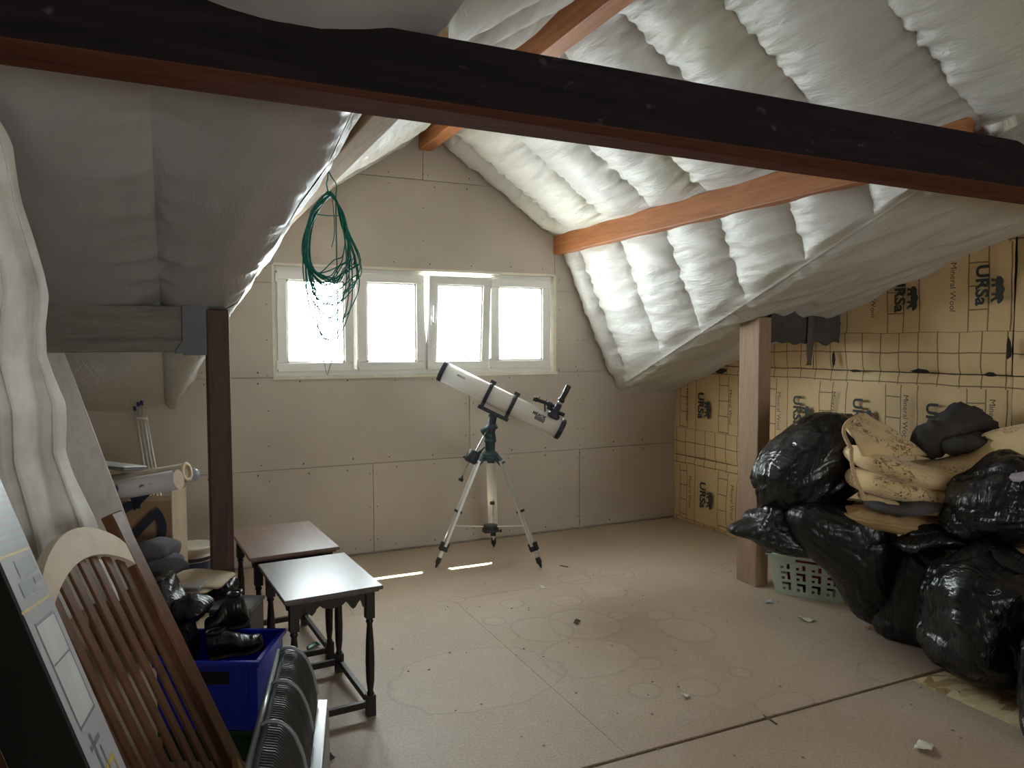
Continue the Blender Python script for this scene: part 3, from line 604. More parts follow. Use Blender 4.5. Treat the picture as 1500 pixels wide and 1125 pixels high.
# focuser, eyepiece, finder
fo = at(.905, .062, .035); fd = (sidev * .25 + upv).normalized()
fo = at(.90, .03, .062)
foc = MB().lathe(fo - fd * .012, fd, [(0, .045), (.02, .045), (.03, .034), (.055, .032), (.055, .022), (.10, .021)], 24).build('focuser', NAVY, tel)
MB().cyl(fo + fd * .085, fo + fd * .125, .019, n=20).build('drawtube', CHROME, foc)
MB().lathe(fo + fd * .11, fd, [(0, .024), (.018, .024), (.018, .018), (.035, .0185), (.12, .019), (.124, .016)], 24).build('eyepiece', BLACK, tel)
for s in (-1, 1): MB().cyl(fo + fd * .035 + ax * s * .03, fo + fd * .035 + ax * s * .065, .014, n=14).build('focus_knob', BLACK, foc)
fi = at(.80, .03, .115); MB().bar(at(.83, .03, .06), at(.80, .03, .11), .02, .012, ax).build('finder_bracket', NAVY, tel)
fd2 = (ax + upv * .10).normalized()
MB().lathe(fi - fd2 * .085, fd2, [(0, .016), (.03, .017), (.032, .013), (.10, .012), (.105, .018), (.135, .018), (.14, .010), (.165, .009)], 20).build('finder_scope', BLACK, tel)
for s in (.0, .05): MB().cyl(fi - fd2 * (.05 - s), fi - fd2 * (.05 - s) + upv * .028, .004, n=8).build('finder_screw', BLACK, tel)
def on_tube(f, ang, me, mat, name, org=None):
    q = at(f) + (sidev * math.cos(ang) + upv * math.sin(ang)) * .0702; nrm = (sidev * math.cos(ang) + upv * math.sin(ang)); ey = (upv * math.cos(ang) - sidev * math.sin(ang)); return place_text(me, tel, q, ey.cross(nrm), ey, mat, name)
on_tube(.80, .30, text_mesh('MEADE', .030, .0012), INK, 'lettering'); on_tube(.15, .30, text_mesh('MEADE', .019, .0006), plain('grey_print', (0.33, 0.33, 0.33), .6), 'lettering')
lb = MB(); 
for k in range(8):
    a0, a1 = -.22 + k * .045, -.22 + (k + 1) * .045; q = [at(f) + (sidev * math.cos(a) + upv * math.sin(a)) * .0705 for f, a in ((.775, a0), (.855, a0), (.855, a1), (.775, a1))]; lb.add(q, [(0, 1, 2, 3)])
lb.build('label_plate', plain('label_grey', (0.16, 0.16, 0.18), .5), tel)
# equatorial mount
HD = P(718, 663, 5.1); base = HD
MB().lathe(base - UP * .03, UP, [(0, .055), (.02, .058), (.03, .05), (.045, .03), (.05, .034), (.10, .034), (.105, .040), (.12, .040), (.13, .03), (.15, .03)], 28).build('mount_base', TEAL, tel)
pa, pb_ = P(717, 640, 5.1), P(724, 613, 5.08)
mh = MB().cyl(P(719, 648, 5.1), P(717, 628, 5.1), .040, .036, 20).cyl(P(707, 634, 5.1), P(726, 622, 5.08), .030, n=20).build('polar_axis_housing', TEAL, tel)
MB().lathe(pa, (at(.49, .02, -.118) - pa), [(0, .026), (.03, .034), (.07, .034), (.075, .027), ((at(.49, .02, -.118) - pa).length, .030)], 22).build('declination_axis_housing', NAVY, tel)
cw0, cw1 = P(716, 625, 5.08), P(676, 701, 4.99); cd = (cw1 - cw0).normalized()
MB().cyl(cw0, cw1, .0065, n=12).build('counterweight_shaft', CHROME, tel); MB().cyl(cw1 - cd * .005, cw1 + cd * .018, .016, .018, 14).build('shaft_stop', BLACK, tel)
cwc = P(692, 669, 5.02); MB().lathe(cwc - cd * .042, cd, [(0, .0), (0, .036), (.006, .043), (.078, .043), (.084, .036), (.084, 0)], 28, False).build('counterweight', NAVY, tel); MB().cyl(cwc + RIGHT * -.04, cwc + RIGHT * -.062, .01, n=12).build('lock_knob', BLACK, tel)
MB().cyl(P(710, 655, 5.08), P(703, 662, 5.06), .006, n=10).cyl(P(704, 661, 5.06), P(700, 665, 5.05), .013, n=12).build('slow_motion_control', BLACK, tel)
# tripod
FEET = [Vector((1.60, 4.715, 0)), Vector((2.246, 4.411, 0)), Vector((2.16, 5.02, 0))]; ctr = Vector((HD.x, HD.y, HD.z - .03))
MB().cyl(ctr - UP * .02, ctr + UP * .012, .062, n=28).build('tripod_head', TEAL, tel)
hub = Vector((ctr.x, ctr.y, .235))
for i, ft in enumerate(FEET):
    out = Vector((ft.x - ctr.x, ft.y - ctr.y, 0)).normalized(); sd = out.cross(UP); tp = ctr + out * .075; d = (ft - tp).normalized(); L = (ft - tp).length
    g = MB().bar(tp - out * .04 + UP * .01, tp + d * .05, .052, .03).build('leg_hinge', TEAL, tel)
    lg = MB()
    for s in (-1, 1): lg.bar(tp + d * .02 + sd * s * .020, tp + d * (L * .80) + sd * s * .020, .016, .028, sd)
    lg.bar(tp + d * .05, tp + d * (L * .79), .022, .010, sd); lo = lg.build('leg', ALU, tel)
    MB().bar(tp + d * (L * .5), tp + d * (L - .055), .022, .012, sd).build('leg_extension', ALU, lo)
    cl = MB().bar(tp + d * (L * .775), tp + d * (L * .845), .055, .04, sd).cyl(tp + d * (L * .81) + sd * .02, tp + d * (L * .81) + sd * .055, .007, n=10).cyl(tp + d * (L * .81) + sd * .05, tp + d * (L * .81) + sd * .062, .013, n=12)
    cl.build('leg_clamp', BLACK, lo, bevel=.003)
    MB().lathe(ft - d * .075, d, [(0, .017), (.035, .019), (.045, .012), (.06, .009), (.075, .002)], 16).build('foot', BLACK, lo)
    MB().bar(tp + d * (L * .48), tp + d * (L * .50), .05, .032, sd).build('leg_bracket', BLACK, lo)
    pl = tp + d * (L * .62); MB().bar(hub + out * .03 + UP * .02, pl, .012, .006).build('spreader_arm', WHITE, tel)
MB().lathe(hub, UP, [(0, .02), (0, .05), (.012, .052), (.03, .05), (.03, 0)], 24, False).box((hub.x - .05, hub.y - .03, hub.z - .02), (hub.x + .05, hub.y + .03, hub.z + .022)).build('spreader_hub', BLACK, tel, bevel=.003)

# ---------------------------------------------------------------- coil of green wire
WIRE = plain('green_coated_wire', (0.0, 0.17, 0.125), 0.35); nail = PZ(480, 250, 2.212)
wc = thing('wire_coil', 'green coated wire coil hanging from the rough purlin in front of the window', 'wire', nail); rg = random.Random(11); SX = RIGHT
ctop = P(482, 284, 3.08); m = MB()
m.tube(spline([nail, nail + Vector((.0, .0, -.03)), lerp(nail, ctop, .6) + SX * -.008, ctop], 10), .0028, 6).tube(spline([nail + UP * .004, nail + SX * .018 - UP * .03, P(493, 272, 3.08), P(492, 300, 3.09), P(494, 420, 3.10), P(495, 520, 3.10)], 24), .0028, 6)
m.tube(spline([ctop + SX * .01, P(488, 300, 3.07), P(490, 340, 3.07), P(486, 362, 3.07)], 12), .002, 6).build('hanging_loop', WIRE, wc)
for k in range(22):
    a = rg.uniform(-1, 1); b = rg.uniform(0, 1); d = 3.08 + rg.uniform(-.035, .035)
    wL = 448 - rg.uniform(-7, 5); wR = 512 + rg.uniform(-14, 16); bot = rg.choice([400, 405, 412, 430, 448, 470, 485]) + rg.uniform(-8, 8); yb = bot; mid = lerp(wL, wR, .55) + rg.uniform(-12, 12)
    pts = [P(482 + rg.uniform(-3, 3), 283 + rg.uniform(-3, 4), d), P(460 + rg.uniform(-4, 4), 312 + rg.uniform(-6, 6), d), P(wL, 360 + rg.uniform(-10, 10), d - .01), P(wL + 2 + rg.uniform(-2, 6), lerp(360, yb, .6), d - .01), P(lerp(wL, mid, .55), yb - rg.uniform(0, 6), d), P(mid, yb + rg.uniform(-3, 8), d + .01), P(lerp(mid, wR, .65), yb - 14, d + .01), P(wR + 3, lerp(345, yb, .55), d + .01), P(505 + rg.uniform(-4, 4), 332 + rg.uniform(-8, 8), d), P(492, 293 + rg.uniform(-3, 3), d)]
    q = pts + pts[:1]; sp = spline(q, 60)[:-1]; MB().tube(sp, .0027, 6, closed=True).build('wire_loop', WIRE, wc)
MB().tube(spline([P(464, 314, 3.07), P(480, 316, 3.04), P(503, 316, 3.07)], 8), .0026, 6).build('tie_wire', WIRE, wc); MB().tube(spline([P(472, 520, 3.09), P(476, 535, 3.09), P(479, 549, 3.09), P(484, 535, 3.09), P(488, 520, 3.09)], 12), .0016, 5).build('loose_wire_end', WIRE, wc)

# ---------------------------------------------------------------- right heap: basket, bags, cushion, blanket, clothes
BASKET = plain('pale_green_plastic', (0.55, 0.66, 0.58), 0.4, var=0.05)
b0, b1 = Vector((3.30, 3.36, 0)), Vector((3.50, 3.06, 0)); bx = (b1 - b0).normalized(); by = Vector((-bx.y, bx.x, 0)); by = by if by.x > 0 else -by
BL, BW, BH = .38, .38, .245; bc = b0 + bx * (BL / 2) + by * (BW / 2)
bk = thing('laundry_basket', 'pale green plastic laundry basket with cut-outs beside the post', 'basket', bc)
def bpt(a, b, z): g = 1 + .17 * z / BH; return bc + bx * (a * BL / 2 * g) + by * (b * BW / 2 * g) + UP * z
def basket_wall(pt, W_):
    m = MB(); cols, rows = 24, 15
    def hole(i, j):
        c = (i - 3) % 5; cc = (i - 3) // 5; r = (j - 2) % 4
        if not (3 <= i < 22 and 2 <= j < 12) or cc > 3: return 5 * 0 + 0 or (j == 13 and False) or (8 <= i < 16 and j == 13)
        return (c in (0, 1, 2) and r == 2) or (c == 2 and r in (0, 1)) and True or (c == 0 and r == 0)
    for i in range(cols):
        for j in range(rows):
            if hole(i, j): continue
            a0, a1 = -1 + 2 * i / cols, -1 + 2 * (i + 1) / cols; z0, z1 = BH * j / rows, BH * (j + 1) / rows; m.add([pt(a0, z0), pt(a1, z0), pt(a1, z1), pt(a0, z1)], [(0, 1, 2, 3)])
    return m
for pt in (lambda a, z: bpt(a, -1, z), lambda a, z: bpt(-a, 1, z), lambda a, z: bpt(-1, -a, z), lambda a, z: bpt(1, a, z)): basket_wall(pt, 1).build('side_panel', BASKET, bk, solid=.005)
MB().add([bpt(-1, -1, 0.003), bpt(1, -1, .003), bpt(1, 1, .003), bpt(-1, 1, .003)], [(0, 1, 2, 3)]).build('bottom', BASKET, bk, solid=.006)
cor = [bpt(-1, -1, BH), bpt(1, -1, BH), bpt(1, 1, BH), bpt(-1, 1, BH)]; rim = MB()
for p, q in zip(cor, cor[1:] + cor[:1]): rim.bar(p - (q - p).normalized() * .02, q + (q - p).normalized() * .02, .04, .014)
rim.build('rim', BASKET, bk, bevel=.004)
one(lobe(MB(), [bpt(-.7, 0, .10), bpt(-.2, .0, .11), bpt(.7, 0, .10)], .085, .16, 3.0, wdir=by).build('garment', mat_cloth('dark_red_cloth', (0.16, 0.02, 0.035))), 'dark red clothing inside the laundry basket', 'clothing')

bag('plump black bin bag at the top left, leaning by the post', P(1190, 682, 4.12), (.36, .27, .225), (0, math.radians(-36), math.radians(-25)), 3.1, 0.0, mat=BAG, sq=.8, sag=.03)
bag('flat black bin bag on the laundry basket with a pointed corner', P(1150, 776, 4.12), (.21, .22, .115), (0, math.radians(8), math.radians(-25)), 7.7, 0.0, mat=BAG2, pull=[((-1, -.1, -.15), .11, .16), ((-.5, -.3, .9), .05, .2)], sq=.7)
bag('black bin bag standing in the middle, its tied corner pointing at the basket', P(1266, 826, 3.95), (.185, .21, .34), (0, math.radians(-22), math.radians(-25)), 12.3, 0.0, 0.0, BAG2, sag=-.22, pull=[((-.75, -.1, .75), .16, .4)])
bag('black bin bag under the round cushion, in the gap between two bigger bags', P(1352, 868, 3.82), (.21, .22, .30), (0, 0, .4), 15.9, 0.0, 0.0, BAG2, sag=.15)
bag('big black bin bag standing nearest, on the edge of the strand board', P(1456, 903, 3.30), (.28, .27, .285), (0, 0, 1.1), 20.4, .035, 0.0, BAG)
bag('shiny black bin bag on top of the nearest bag, below the blanket end', P(1468, 744, 3.42), (.235, .24, .18), (math.radians(-8), math.radians(14), 0.2), 26.2, .03, None, BAG, pull=[((-.5, -.3, .9), .07, .4)])
bag('black bin bag cut off by the right edge of the picture', P(1588, 985, 2.86), (.22, .2, .25), (0, 0, .2), 31.5, .03, 0.0, BAG, pull=[((-1, 0, -.85), .12, .3)])
m = MB(); lobe(m, [P(1318, 806, 3.62), P(1345, 792, 3.55), P(1385, 790, 3.5), P(1425, 800, 3.5)], .028, .10, 5.2, lump=.6, fine=.3); lobe(m, [P(1325, 785, 3.66), P(1350, 776, 3.6), P(1400, 782, 3.55)], .03, .10, 6.2, lump=.6, fine=.3)
one(m.build('crumpled_liner', BAG), 'crumpled empty black bin liner squeezed under the cushion', 'bin bag')

CUSH = mat_cloth('tan_quilted_fabric', (0.46, 0.31, 0.16)); cc = P(1326, 757, 3.82)
cu = thing('cushion', 'flat tan cushion with piped rim under the folded blanket', 'cushion', cc - UP * .05)
def cush(u, v):
    th = 2 * math.pi * u; r = v * .0 + math.sin(math.pi * v); z = math.cos(math.pi * v); R_ = .30 * (1 + .05 * math.cos(4 * th)) * abs(r) ** .6
    p = cc + RIGHT * (R_ * math.cos(th)) + VIEW * (R_ * .8 * math.sin(th)) + UP * (.062 * math.copysign(abs(z) ** .8, z)); k = 1 if z > 0 else .3
    p.z += .016 * k * nz(p, 30, 3) * abs(r) + .045 * (R_ / .3) ** 2 * (-(math.cos(th)) * .5 - .25); return p
MB().grid(cush, 72, 30, flip=True).build('cover', CUSH, cu)
MB().tube([cush(k / 72, .5) for k in range(72)], .011, 10, closed=True).build('piping', CUSH, cu)

bl = thing('blanket', 'folded tan blanket with brown floral print heaped on the bags', 'blanket', P(1360, 735, 3.75))
m = MB(); d0 = 3.72
lobe(m, [P(1262, 728, d0), P(1320, 738, d0), P(1390, 738, d0 - .05), P(1424, 726, d0 - .1), P(1430, 704, d0 - .15), P(1452, 684, d0 - .2), P(1500, 676, d0 - .3), P(1550, 682, d0 - .4)], .036, .17, 1.0, lump=.2)
lobe(m, [P(1252, 700, d0), P(1300, 712, d0), P(1360, 722, d0), P(1418, 716, d0 - .05)], .055, .19, 2.0, lump=.25); m.build('lower_folds', BLANKET, bl)
m = MB(); lobe(m, [P(1246, 660, d0 + .02), P(1290, 680, d0), P(1345, 695, d0), P(1405, 692, d0 - .05), P(1450, 668, d0 - .1), P(1490, 650, d0 - .18), P(1550, 644, d0 - .3)], lambda f: .062 - .02 * abs(f - .4), .20, 3.0, lump=.3); m.build('upper_fold', BLANKET, bl)
A_, B_, C_, D_ = P(1238, 626, d0 - .02), P(1266, 607, d0 + .12), P(1358, 668, d0 + .05), P(1262, 668, d0 - .14)
MB().grid(lambda u, v: A_.lerp(B_, u).lerp(D_.lerp(C_, u), v) + VIEW * (-.05 * math.sin(math.pi * v)) + UP * .012 * nz((u, v, 0), 4), 20, 20).build('turned_up_flap', BLANKET, bl, solid=.022)
MB().tube(spline([P(1262, 607, d0 + .05), P(1242, 618, d0 - .03), P(1236, 634, d0 - .06), P(1246, 656, d0 - .12)], 20), .010, 8).tube(spline([P(1247, 656, d0 - .16), P(1248, 680, d0 - .19), P(1256, 708, d0 - .18), P(1268, 732, d0 - .17)], 30), .009, 8).build('stitched_edge', mat_cloth('pale_brown_edge', (0.52, 0.36, 0.22)), bl)
lobe(MB(), [P(1455, 650, d0 - .1), P(1478, 640, d0 - .14), P(1520, 632, d0 - .2), P(1560, 632, d0 - .24)], .036, .12, 4.2, lump=.2).build('rolled_end', BLANKET, bl)
GREYC = mat_cloth('dark_grey_knit', (0.07, 0.066, 0.066)); GREYD = mat_cloth('grey_denim', (0.10, 0.095, 0.10))
m = MB(); lobe(m, [P(1345, 662, 3.82), P(1375, 640, 3.85), P(1412, 618, 3.86), P(1448, 634, 3.84)], .07, .12, 8.1, lump=.7, fine=.45); lobe(m, [P(1382, 660, 3.7), P(1410, 650, 3.7), P(1440, 648, 3.72), P(1456, 640, 3.78)], .04, .08, 9.1, lump=.8, fine=.5)
one(m.build('jumper', GREYC), 'crumpled dark grey jumper on top of the blanket', 'clothing')
m = MB(); lobe(m, [P(1272, 737, 3.66), P(1310, 742, 3.62), P(1345, 740, 3.6), P(1396, 738, 3.6)], .034, .10, 10.1, lump=.7, fine=.3); one(m.build('trousers', GREYD), 'grey trousers sandwiched between cushion and blanket', 'clothing')
one(lobe(MB(), [P(1478, 702, 3.22), P(1500, 695, 3.2), P(1540, 698, 3.2)], .02, .06, 11.4, lump=.4).build('cloth_scrap', mat_cloth('pale_lilac_cloth', (0.55, 0.50, 0.58))), 'pale lilac cloth poking out of the shiny top bag', 'clothing')

# ---------------------------------------------------------------- left heap
def basis(o, x, y, z): return Matrix([[x[i], y[i], z[i], o[i]] for i in range(3)] + [[0, 0, 0, 1]])
# cot end panel leaning over
REDW = wood('red_brown_cot_wood', (0.075, 0.030, 0.014), (0.19, 0.078, 0.036), 'Z', 0.32, 1.0, 0.06, 0.5); PALEW = wood('worn_varnished_pine', (0.70, 0.58, 0.44), (0.86, 0.76, 0.63), 'X', 0.2, 0.5, 0.05, 0.6); EDGEW = wood('pale_cut_wood', (0.42, 0.25, 0.12), (0.60, 0.40, 0.22), 'Z', 0.5)
cu_, cv_ = Vector((.434, .901, 0)).normalized(), Vector((.371, -.179, -.911)); cv_ = (cv_ - cu_ * cv_.dot(cu_)).normalized(); cn = cv_.cross(cu_).normalized()
cn = cn if cn.x > 0 else -cn
CT = Vector((-.175, 2.66, .969)); CM = basis(CT, -cu_, cv_, cn); LN = CT.z / -cv_.z - .004
cot = thing('cot_end', 'red brown slatted wooden cot end with curved top rail leaning in the left heap', 'cot panel', CT + cv_ * LN)
def cpr(poly, z0, z1): return MB().prism([CM @ Vector((a, b, z0)) for a, b in poly], cn * (z1 - z0))
for a0 in (-.022, .445): cpr([(a0, -.0), (a0 + .062, -.0), (a0 + .062, LN - .035), (a0, LN - .035)], -.02, .02).build('stile', REDW, cot, bevel=.005)
n = 24; oc = [(lerp(.04, .445, k / n), .105 - .105 * math.sin(math.pi * k / n) ** .75) for k in range(n + 1)]; ic = [(lerp(.04, .445, k / n), .175 - .085 * math.sin(math.pi * k / n) ** .8) for k in range(n + 1)]
m = MB()
for k in range(n): m.prism([CM @ Vector((*q, -.013)) for q in (oc[k], oc[k + 1], ic[k + 1], ic[k])], cn * .034)
m.build('top_rail', PALEW, cot)
for k in range(7):
    a0 = .057 + k * .0545; bt = interp([(x, y) for x, y in ic], a0 + .018) - .02
    MB().prism([CM @ Vector((a, b, -.004)) for a, b in ((a0 + .004, bt), (a0 + .034, bt), (a0 + .034, .90), (a0 + .004, .90))], cn * .010).build('slat', REDW, cot, bevel=.002)
cpr([(.04, .89), (.445, .89), (.445, .95), (.04, .95)], -.013, .015).build('bottom_rail', REDW, cot, bevel=.004)
cpr([(.028, .86), (.09, .95), (.028, 1.0)], .021, .04).build('corner_block', EDGEW, cot)

# long flat-pack carton leaning nearest the camera
CARD = plain('white_printed_card', (0.50, 0.52, 0.56), 0.3, var=0.05); CARDD = plain('dark_green_carton_side', (0.010, 0.012, 0.009), 0.85, spec=0.1); YEL = plain('yellow_print', (0.55, 0.40, 0.06), 0.5); GRP = plain('grey_line_print', (0.17, 0.18, 0.20), 0.5); PALEP = plain('pale_print', (0.66, 0.70, 0.72), 0.35); BLU = plain('pale_blue_print', (0.48, 0.60, 0.66), 0.3)
fe = P(48, 811, 1.65); fw = Vector((.335, -.17, -.925)).normalized(); fa = Vector((0, -1, 0)); fa = (fa - fw * fa.dot(fw)).normalized(); fn = fa.cross(fw).normalized(); fn = fn if fn.x > 0 else -fn
FM = basis(fe, fw, fa, fn); SB = (fe.z - .075) / -fw.z
car = thing('flat_pack_carton', 'long printed flat-pack carton leaning at the left edge, nearest the camera', 'box', FM @ Vector((SB, .13, -.05)))
MB().add([FM @ Vector(p) for p in ((-.62, 0, -.11), (SB, 0, -.11), (SB, .27, -.11), (-.62, .27, -.11), (-.62, 0, 0), (SB, 0, 0), (SB, .27, 0), (-.62, .27, 0))], [(0, 3, 2, 1), (0, 1, 5, 4), (1, 2, 6, 5), (2, 3, 7, 6), (3, 0, 4, 7), (4, 5, 6, 7)]).build('carton_body', CARDD, car, bevel=.002)
def decal(mat, rects, name='print', z=.0015):
    m = MB(); many = len(rects) > 8
    for s0, s1, q0, q1 in rects:
        m.add([FM @ Vector(p) for p in ((s0, q0, z), (s1, q0, z), (s1, q1, z), (s0, q1, z))], [(0, 1, 2, 3)])
        if not many: m.build(name, mat, car); m = MB()
    if many: stuff(m.build(name, mat, car))
decal(CARD, [(-.615, SB - .005, .003, .25)], 'printed_face', .0008)
decal(BLU, [(-.60 + k * .016, -.592 + k * .016, .01, .26) for k in range(36)], z=.0016)
decal(GRP, [(.0, .035, .02, .17), (.045, .06, .02, .08), (.045, .075, .09, .2)], z=.0018); decal(YEL, [(-.018, -.012, .01, .26), (.095, .101, .01, .26), (.46, .472, .06, .19), (.47, .53, .06, .07)], z=.0018)
def outl(s0, s1, q0, q1, w=.006): return [(s0, s1, q0, q0 + w), (s0, s1, q1 - w, q1), (s0, s0 + w, q0, q1), (s1 - w, s1, q0, q1)]
decal(GRP, outl(.13, .36, .04, .21) + [(.22, .224, .05, .2)], z=.0018); decal(PALEP, [(.136, .354, .047, .203)], z=.0014); decal(GRP, outl(.62, .85, .05, .22), z=.0018); decal(GRP, [(.38, .50, .16, .175), (.40, .41, .1, .2), (.42, .53, .12, .13)], z=.0018)
DKW = wood('dark_brown_board', (0.06, 0.025, 0.012), (0.13, 0.055, 0.026), 'X', 0.45)
bm = basis(fe + fa * .30 + fn * -.10, fw, fa, fn); z0 = (bm.translation.z - .03) / -fw.z
one(MB().add([bm @ Vector(p) for p in ((.10, 0, -.025), (z0, 0, -.025), (z0, .2, -.025), (.10, .2, -.025), (.10, 0, 0), (z0, 0, 0), (z0, .2, 0), (.10, .2, 0))], [(0, 3, 2, 1), (4, 5, 6, 7), (0, 1, 5, 4), (1, 2, 6, 5), (2, 3, 7, 6), (3, 0, 4, 7)]).build('wooden_board', DKW, None, bevel=.003), 'dark brown wooden board in the bottom left corner', 'board')

# dust sheet hanging on the left
SHEET = mat_cloth('off_white_dust_sheet', (0.86, 0.85, 0.81), 0.6, 60)
rt = [(0, P(-5, 170, 1.82)), (.08, P(16, 215, 1.9)), (.18, P(34, 300, 2.05)), (.28, P(64, 400, 2.2)), (.33, P(71, 432, 2.25)), (.40, P(66, 480, 2.3)), (.48, P(68, 520, 2.33)), (.58, P(94, 590, 2.38)), (.68, P(96, 660, 2.42)), (.82, P(136, 760, 2.46)), (1, P(175, 880, 2.46))]
lt = [(0, P(-110, 150, 1.72)), (.5, P(-145, 560, 1.75)), (1, P(-115, 960, 1.9))]
def tabv(t, x):
    for (a, va), (b, vb) in zip(t, t[1:]):
        if x <= b: return va.lerp(vb, (x - a) / (b - a))
    return t[-1][1]
def sheet(u, v):
    p = tabv(rt, v).lerp(tabv(lt, v), u); uu = u + .05 * math.sin(5 * v + 1) * v; k = .35 + .9 * v
    f = .05 * math.sin(uu * 21 + 1.2 * v + .6) + .018 * math.sin(uu * 43 + 2 * v) + .02 * nz((u * 7, v * 2.5, 0), 1.3, 4)
    edge = smooth(0, .07, u); return p + (-VIEW * .9 + RIGHT * .25) * f * k * edge + RIGHT * .012 * nz((u * 3, v * 9, 1), 1, 2) * (1 - edge)
one(MB().grid(sheet, 130, 90).build('dust_sheet', SHEET, None, solid=.004), 'off-white dust sheet hanging in long folds at the left edge', 'sheet')
WPL = wood('whitewashed_plank', (0.66, 0.63, 0.60), (0.84, 0.81, 0.78), 'Z', 0.5)
q0, q1 = P(60, 500, 3.1), P(195, 860, 2.95); one(MB().bar(q0, lerp(q0, q1, 1.0), .13, .022, RIGHT * .55 - VIEW * .83).build('plank', WPL, None, bevel=.003), 'whitewashed plank leaning behind the dust sheet', 'plank')

# cardboard box with a printed ring mark, and what lies on it
KRB = plain('brown_cardboard', (0.36, 0.22, 0.125), 0.8, var=0.08, bump=0.1); KRL = plain('pale_cardboard_edge', (0.62, 0.50, 0.36), 0.8)
bx0 = P(250, 734, 3.62); bo = Vector((bx0.x, bx0.y, 0)); bw = -RIGHT; HB = bx0.z; BMx = basis(bo, bw, VIEW, UP)
box = thing('cardboard_box', 'tall brown cardboard box with black ring print behind the cot end', 'box', BMx @ Vector((.2, .065, 0)))
MB().box((0, 0, 0), (.42, .13, HB), BMx).build('carton_body', KRB, box, bevel=.004)
MB().add([BMx @ Vector(p) for p in ((-.006, -.004, HB + .05), (-.012, .14, HB + .04), (-.012, .14, HB - .45), (-.006, -.004, HB - .45))], [(0, 1, 2, 3)]).build('open_flap', KRL, box, solid=.006)
rc = P(205, 772, 3.60); m = MB()
for k in range(30):
    t0, t1 = math.radians(-60 + k * 9), math.radians(-60 + (k + 1) * 9); R0, R1 = .092, .135
    if 12 <= k <= 15: continue
    m.add([rc + RIGHT * r * math.cos(t) + UP * r * math.sin(t) - VIEW * .012 for r, t in ((R0, t0), (R1, t0), (R1, t1), (R0, t1))], [(0, 1, 2, 3)])
m.add([rc + RIGHT * a + UP * b - VIEW * .012 for a, b in ((-.10, -.08), (-.07, -.11), (.09, .05), (.06, .08))], [(0, 1, 2, 3)]); m.add([rc + RIGHT * a + UP * b - VIEW * .012 for a, b in ((-.02, .08), (.07, .17), (-.05, .19))], [(0, 1, 2)]); m.build('ring_print', plain('blue_black_print', (0.02, 0.025, 0.045), .6), box)
def mat_paper():
    t = NT('patterned_wallpaper'); v = t.mapping(); n = t.noise(v, 11, 3, .5, .6); t.col(t.mix(t.ramp(n, [(0.60, 0.0), (0.64, 1.0)]), (0.64, 0.62, 0.62), (0.17, 0.08, 0.20))); return t.p(.6)
WP = mat_paper()
r0, r1 = P(140, 724, 3.55), P(262, 702, 3.52)
ro = thing('wallpaper_roll', 'thick roll of white patterned wallpaper on top of the cardboard box', 'roll', r0); MB().cyl(r0, r1, .047, n=28).build('paper', WP, ro); MB().lathe(r1, r1 - r0, [(0, .047), (.002, .0), ], 24, False).build('roll_end', KRL, ro)
r2, r3 = P(150, 712, 3.70), P(272, 692, 3.66)
ro2 = thing('paper_roll', 'cream paper roll with a round open end behind the wallpaper roll', 'roll', r2); MB().cyl(r2, r3, .046, n=28).build('paper', plain('cream_paper', (0.66, 0.60, 0.50), .7), ro2); rd = (r3 - r2).normalized(); MB().lathe(r3 - rd * .004, rd, [(0, .046), (.012, .05), (.014, .03), (0, .026)], 28, False).build('roll_end', KRL, ro2)
bt = P(268, 697, 3.86); bd = (P(290, 694, 3.86) - bt).normalized(); bo_ = thing('plastic_bottle', 'clear pale blue plastic bottle lying behind the paper rolls', 'bottle', bt)
MB().lathe(bt - bd * .16, bd, [(0, .0), (0, .034), (.05, .037), (.10, .034), (.15, .037), (.19, .036), (.225, .032), (.24, .020), (.24, 0)], 20, False).build('bottle_body', mat_clear('pale_blue_plastic', (0.55, 0.68, 0.80), .6), bo_); MB().cyl(bt - bd * .19, bt - bd * .16, .014, n=14).build('bottle_cap', PVC, bo_)
lp = thing('laptop', 'closed silver white laptop lying on the heap left of the rolls', 'laptop', P(150, 700, 3.75)); LM = basis(P(182, 686, 3.62), -RIGHT, VIEW, UP) @ Matrix.Rotation(-.15, 4, 'X') @ Matrix.Rotation(-.12, 4, 'Y')
MB().box((0, 0, 0), (.33, .23, .010), LM).build('lid', plain('silver_white', (0.66, 0.67, 0.68), .3, .2), lp, bevel=.006); MB().box((0, 0, -.014), (.33, .23, -.002), LM).build('laptop_base', plain('dark_grey_metal', (0.12, 0.12, 0.13), .4), lp, bevel=.004)
bk0 = P(165, 712, 3.6); BKM = basis(bk0, -RIGHT, VIEW, UP); bk_ = thing('book', 'white paperback book lying under the laptop', 'book', bk0); MB().box((-.03, .0, -.012), (.25, .2, .022), BKM).build('cover', plain('white_cover', (0.6, 0.6, 0.62), .4), bk_)
# clothes airer folded up: white tubes with blue ends
ar = thing('clothes_airer', 'folded white tube clothes airer with blue end caps behind the cardboard box', 'airer', P(218, 692, 4.25)); BLUE = plain('dark_blue_plastic', (0.02, 0.03, 0.20), .4)
for i, (ua, ub, va) in enumerate([(198, 213, 598), (203, 219, 592), (208, 224, 590), (213, 229, 600)]):
    a, b = P(ua, va + 4, 4.45), P(ub, 692, 4.25); b2 = lerp(a, b, 2.6); MB().cyl(a, b2, .0065, n=10).build('tube', WHITE, ar)
    if i != 3: MB().cyl(a, a + (a - b).normalized() * .03, .009, n=10).build('end_cap', BLUE, ar)
for vv in (612, 686): MB().tube([P(lerp(200, 214, (vv - 600) / 90) - 1, vv, 4.35), P(lerp(212, 229, (vv - 600) / 90) + 1, vv + 1, 4.35)], .008, 8).build('cross_bracket', WHITE, ar)
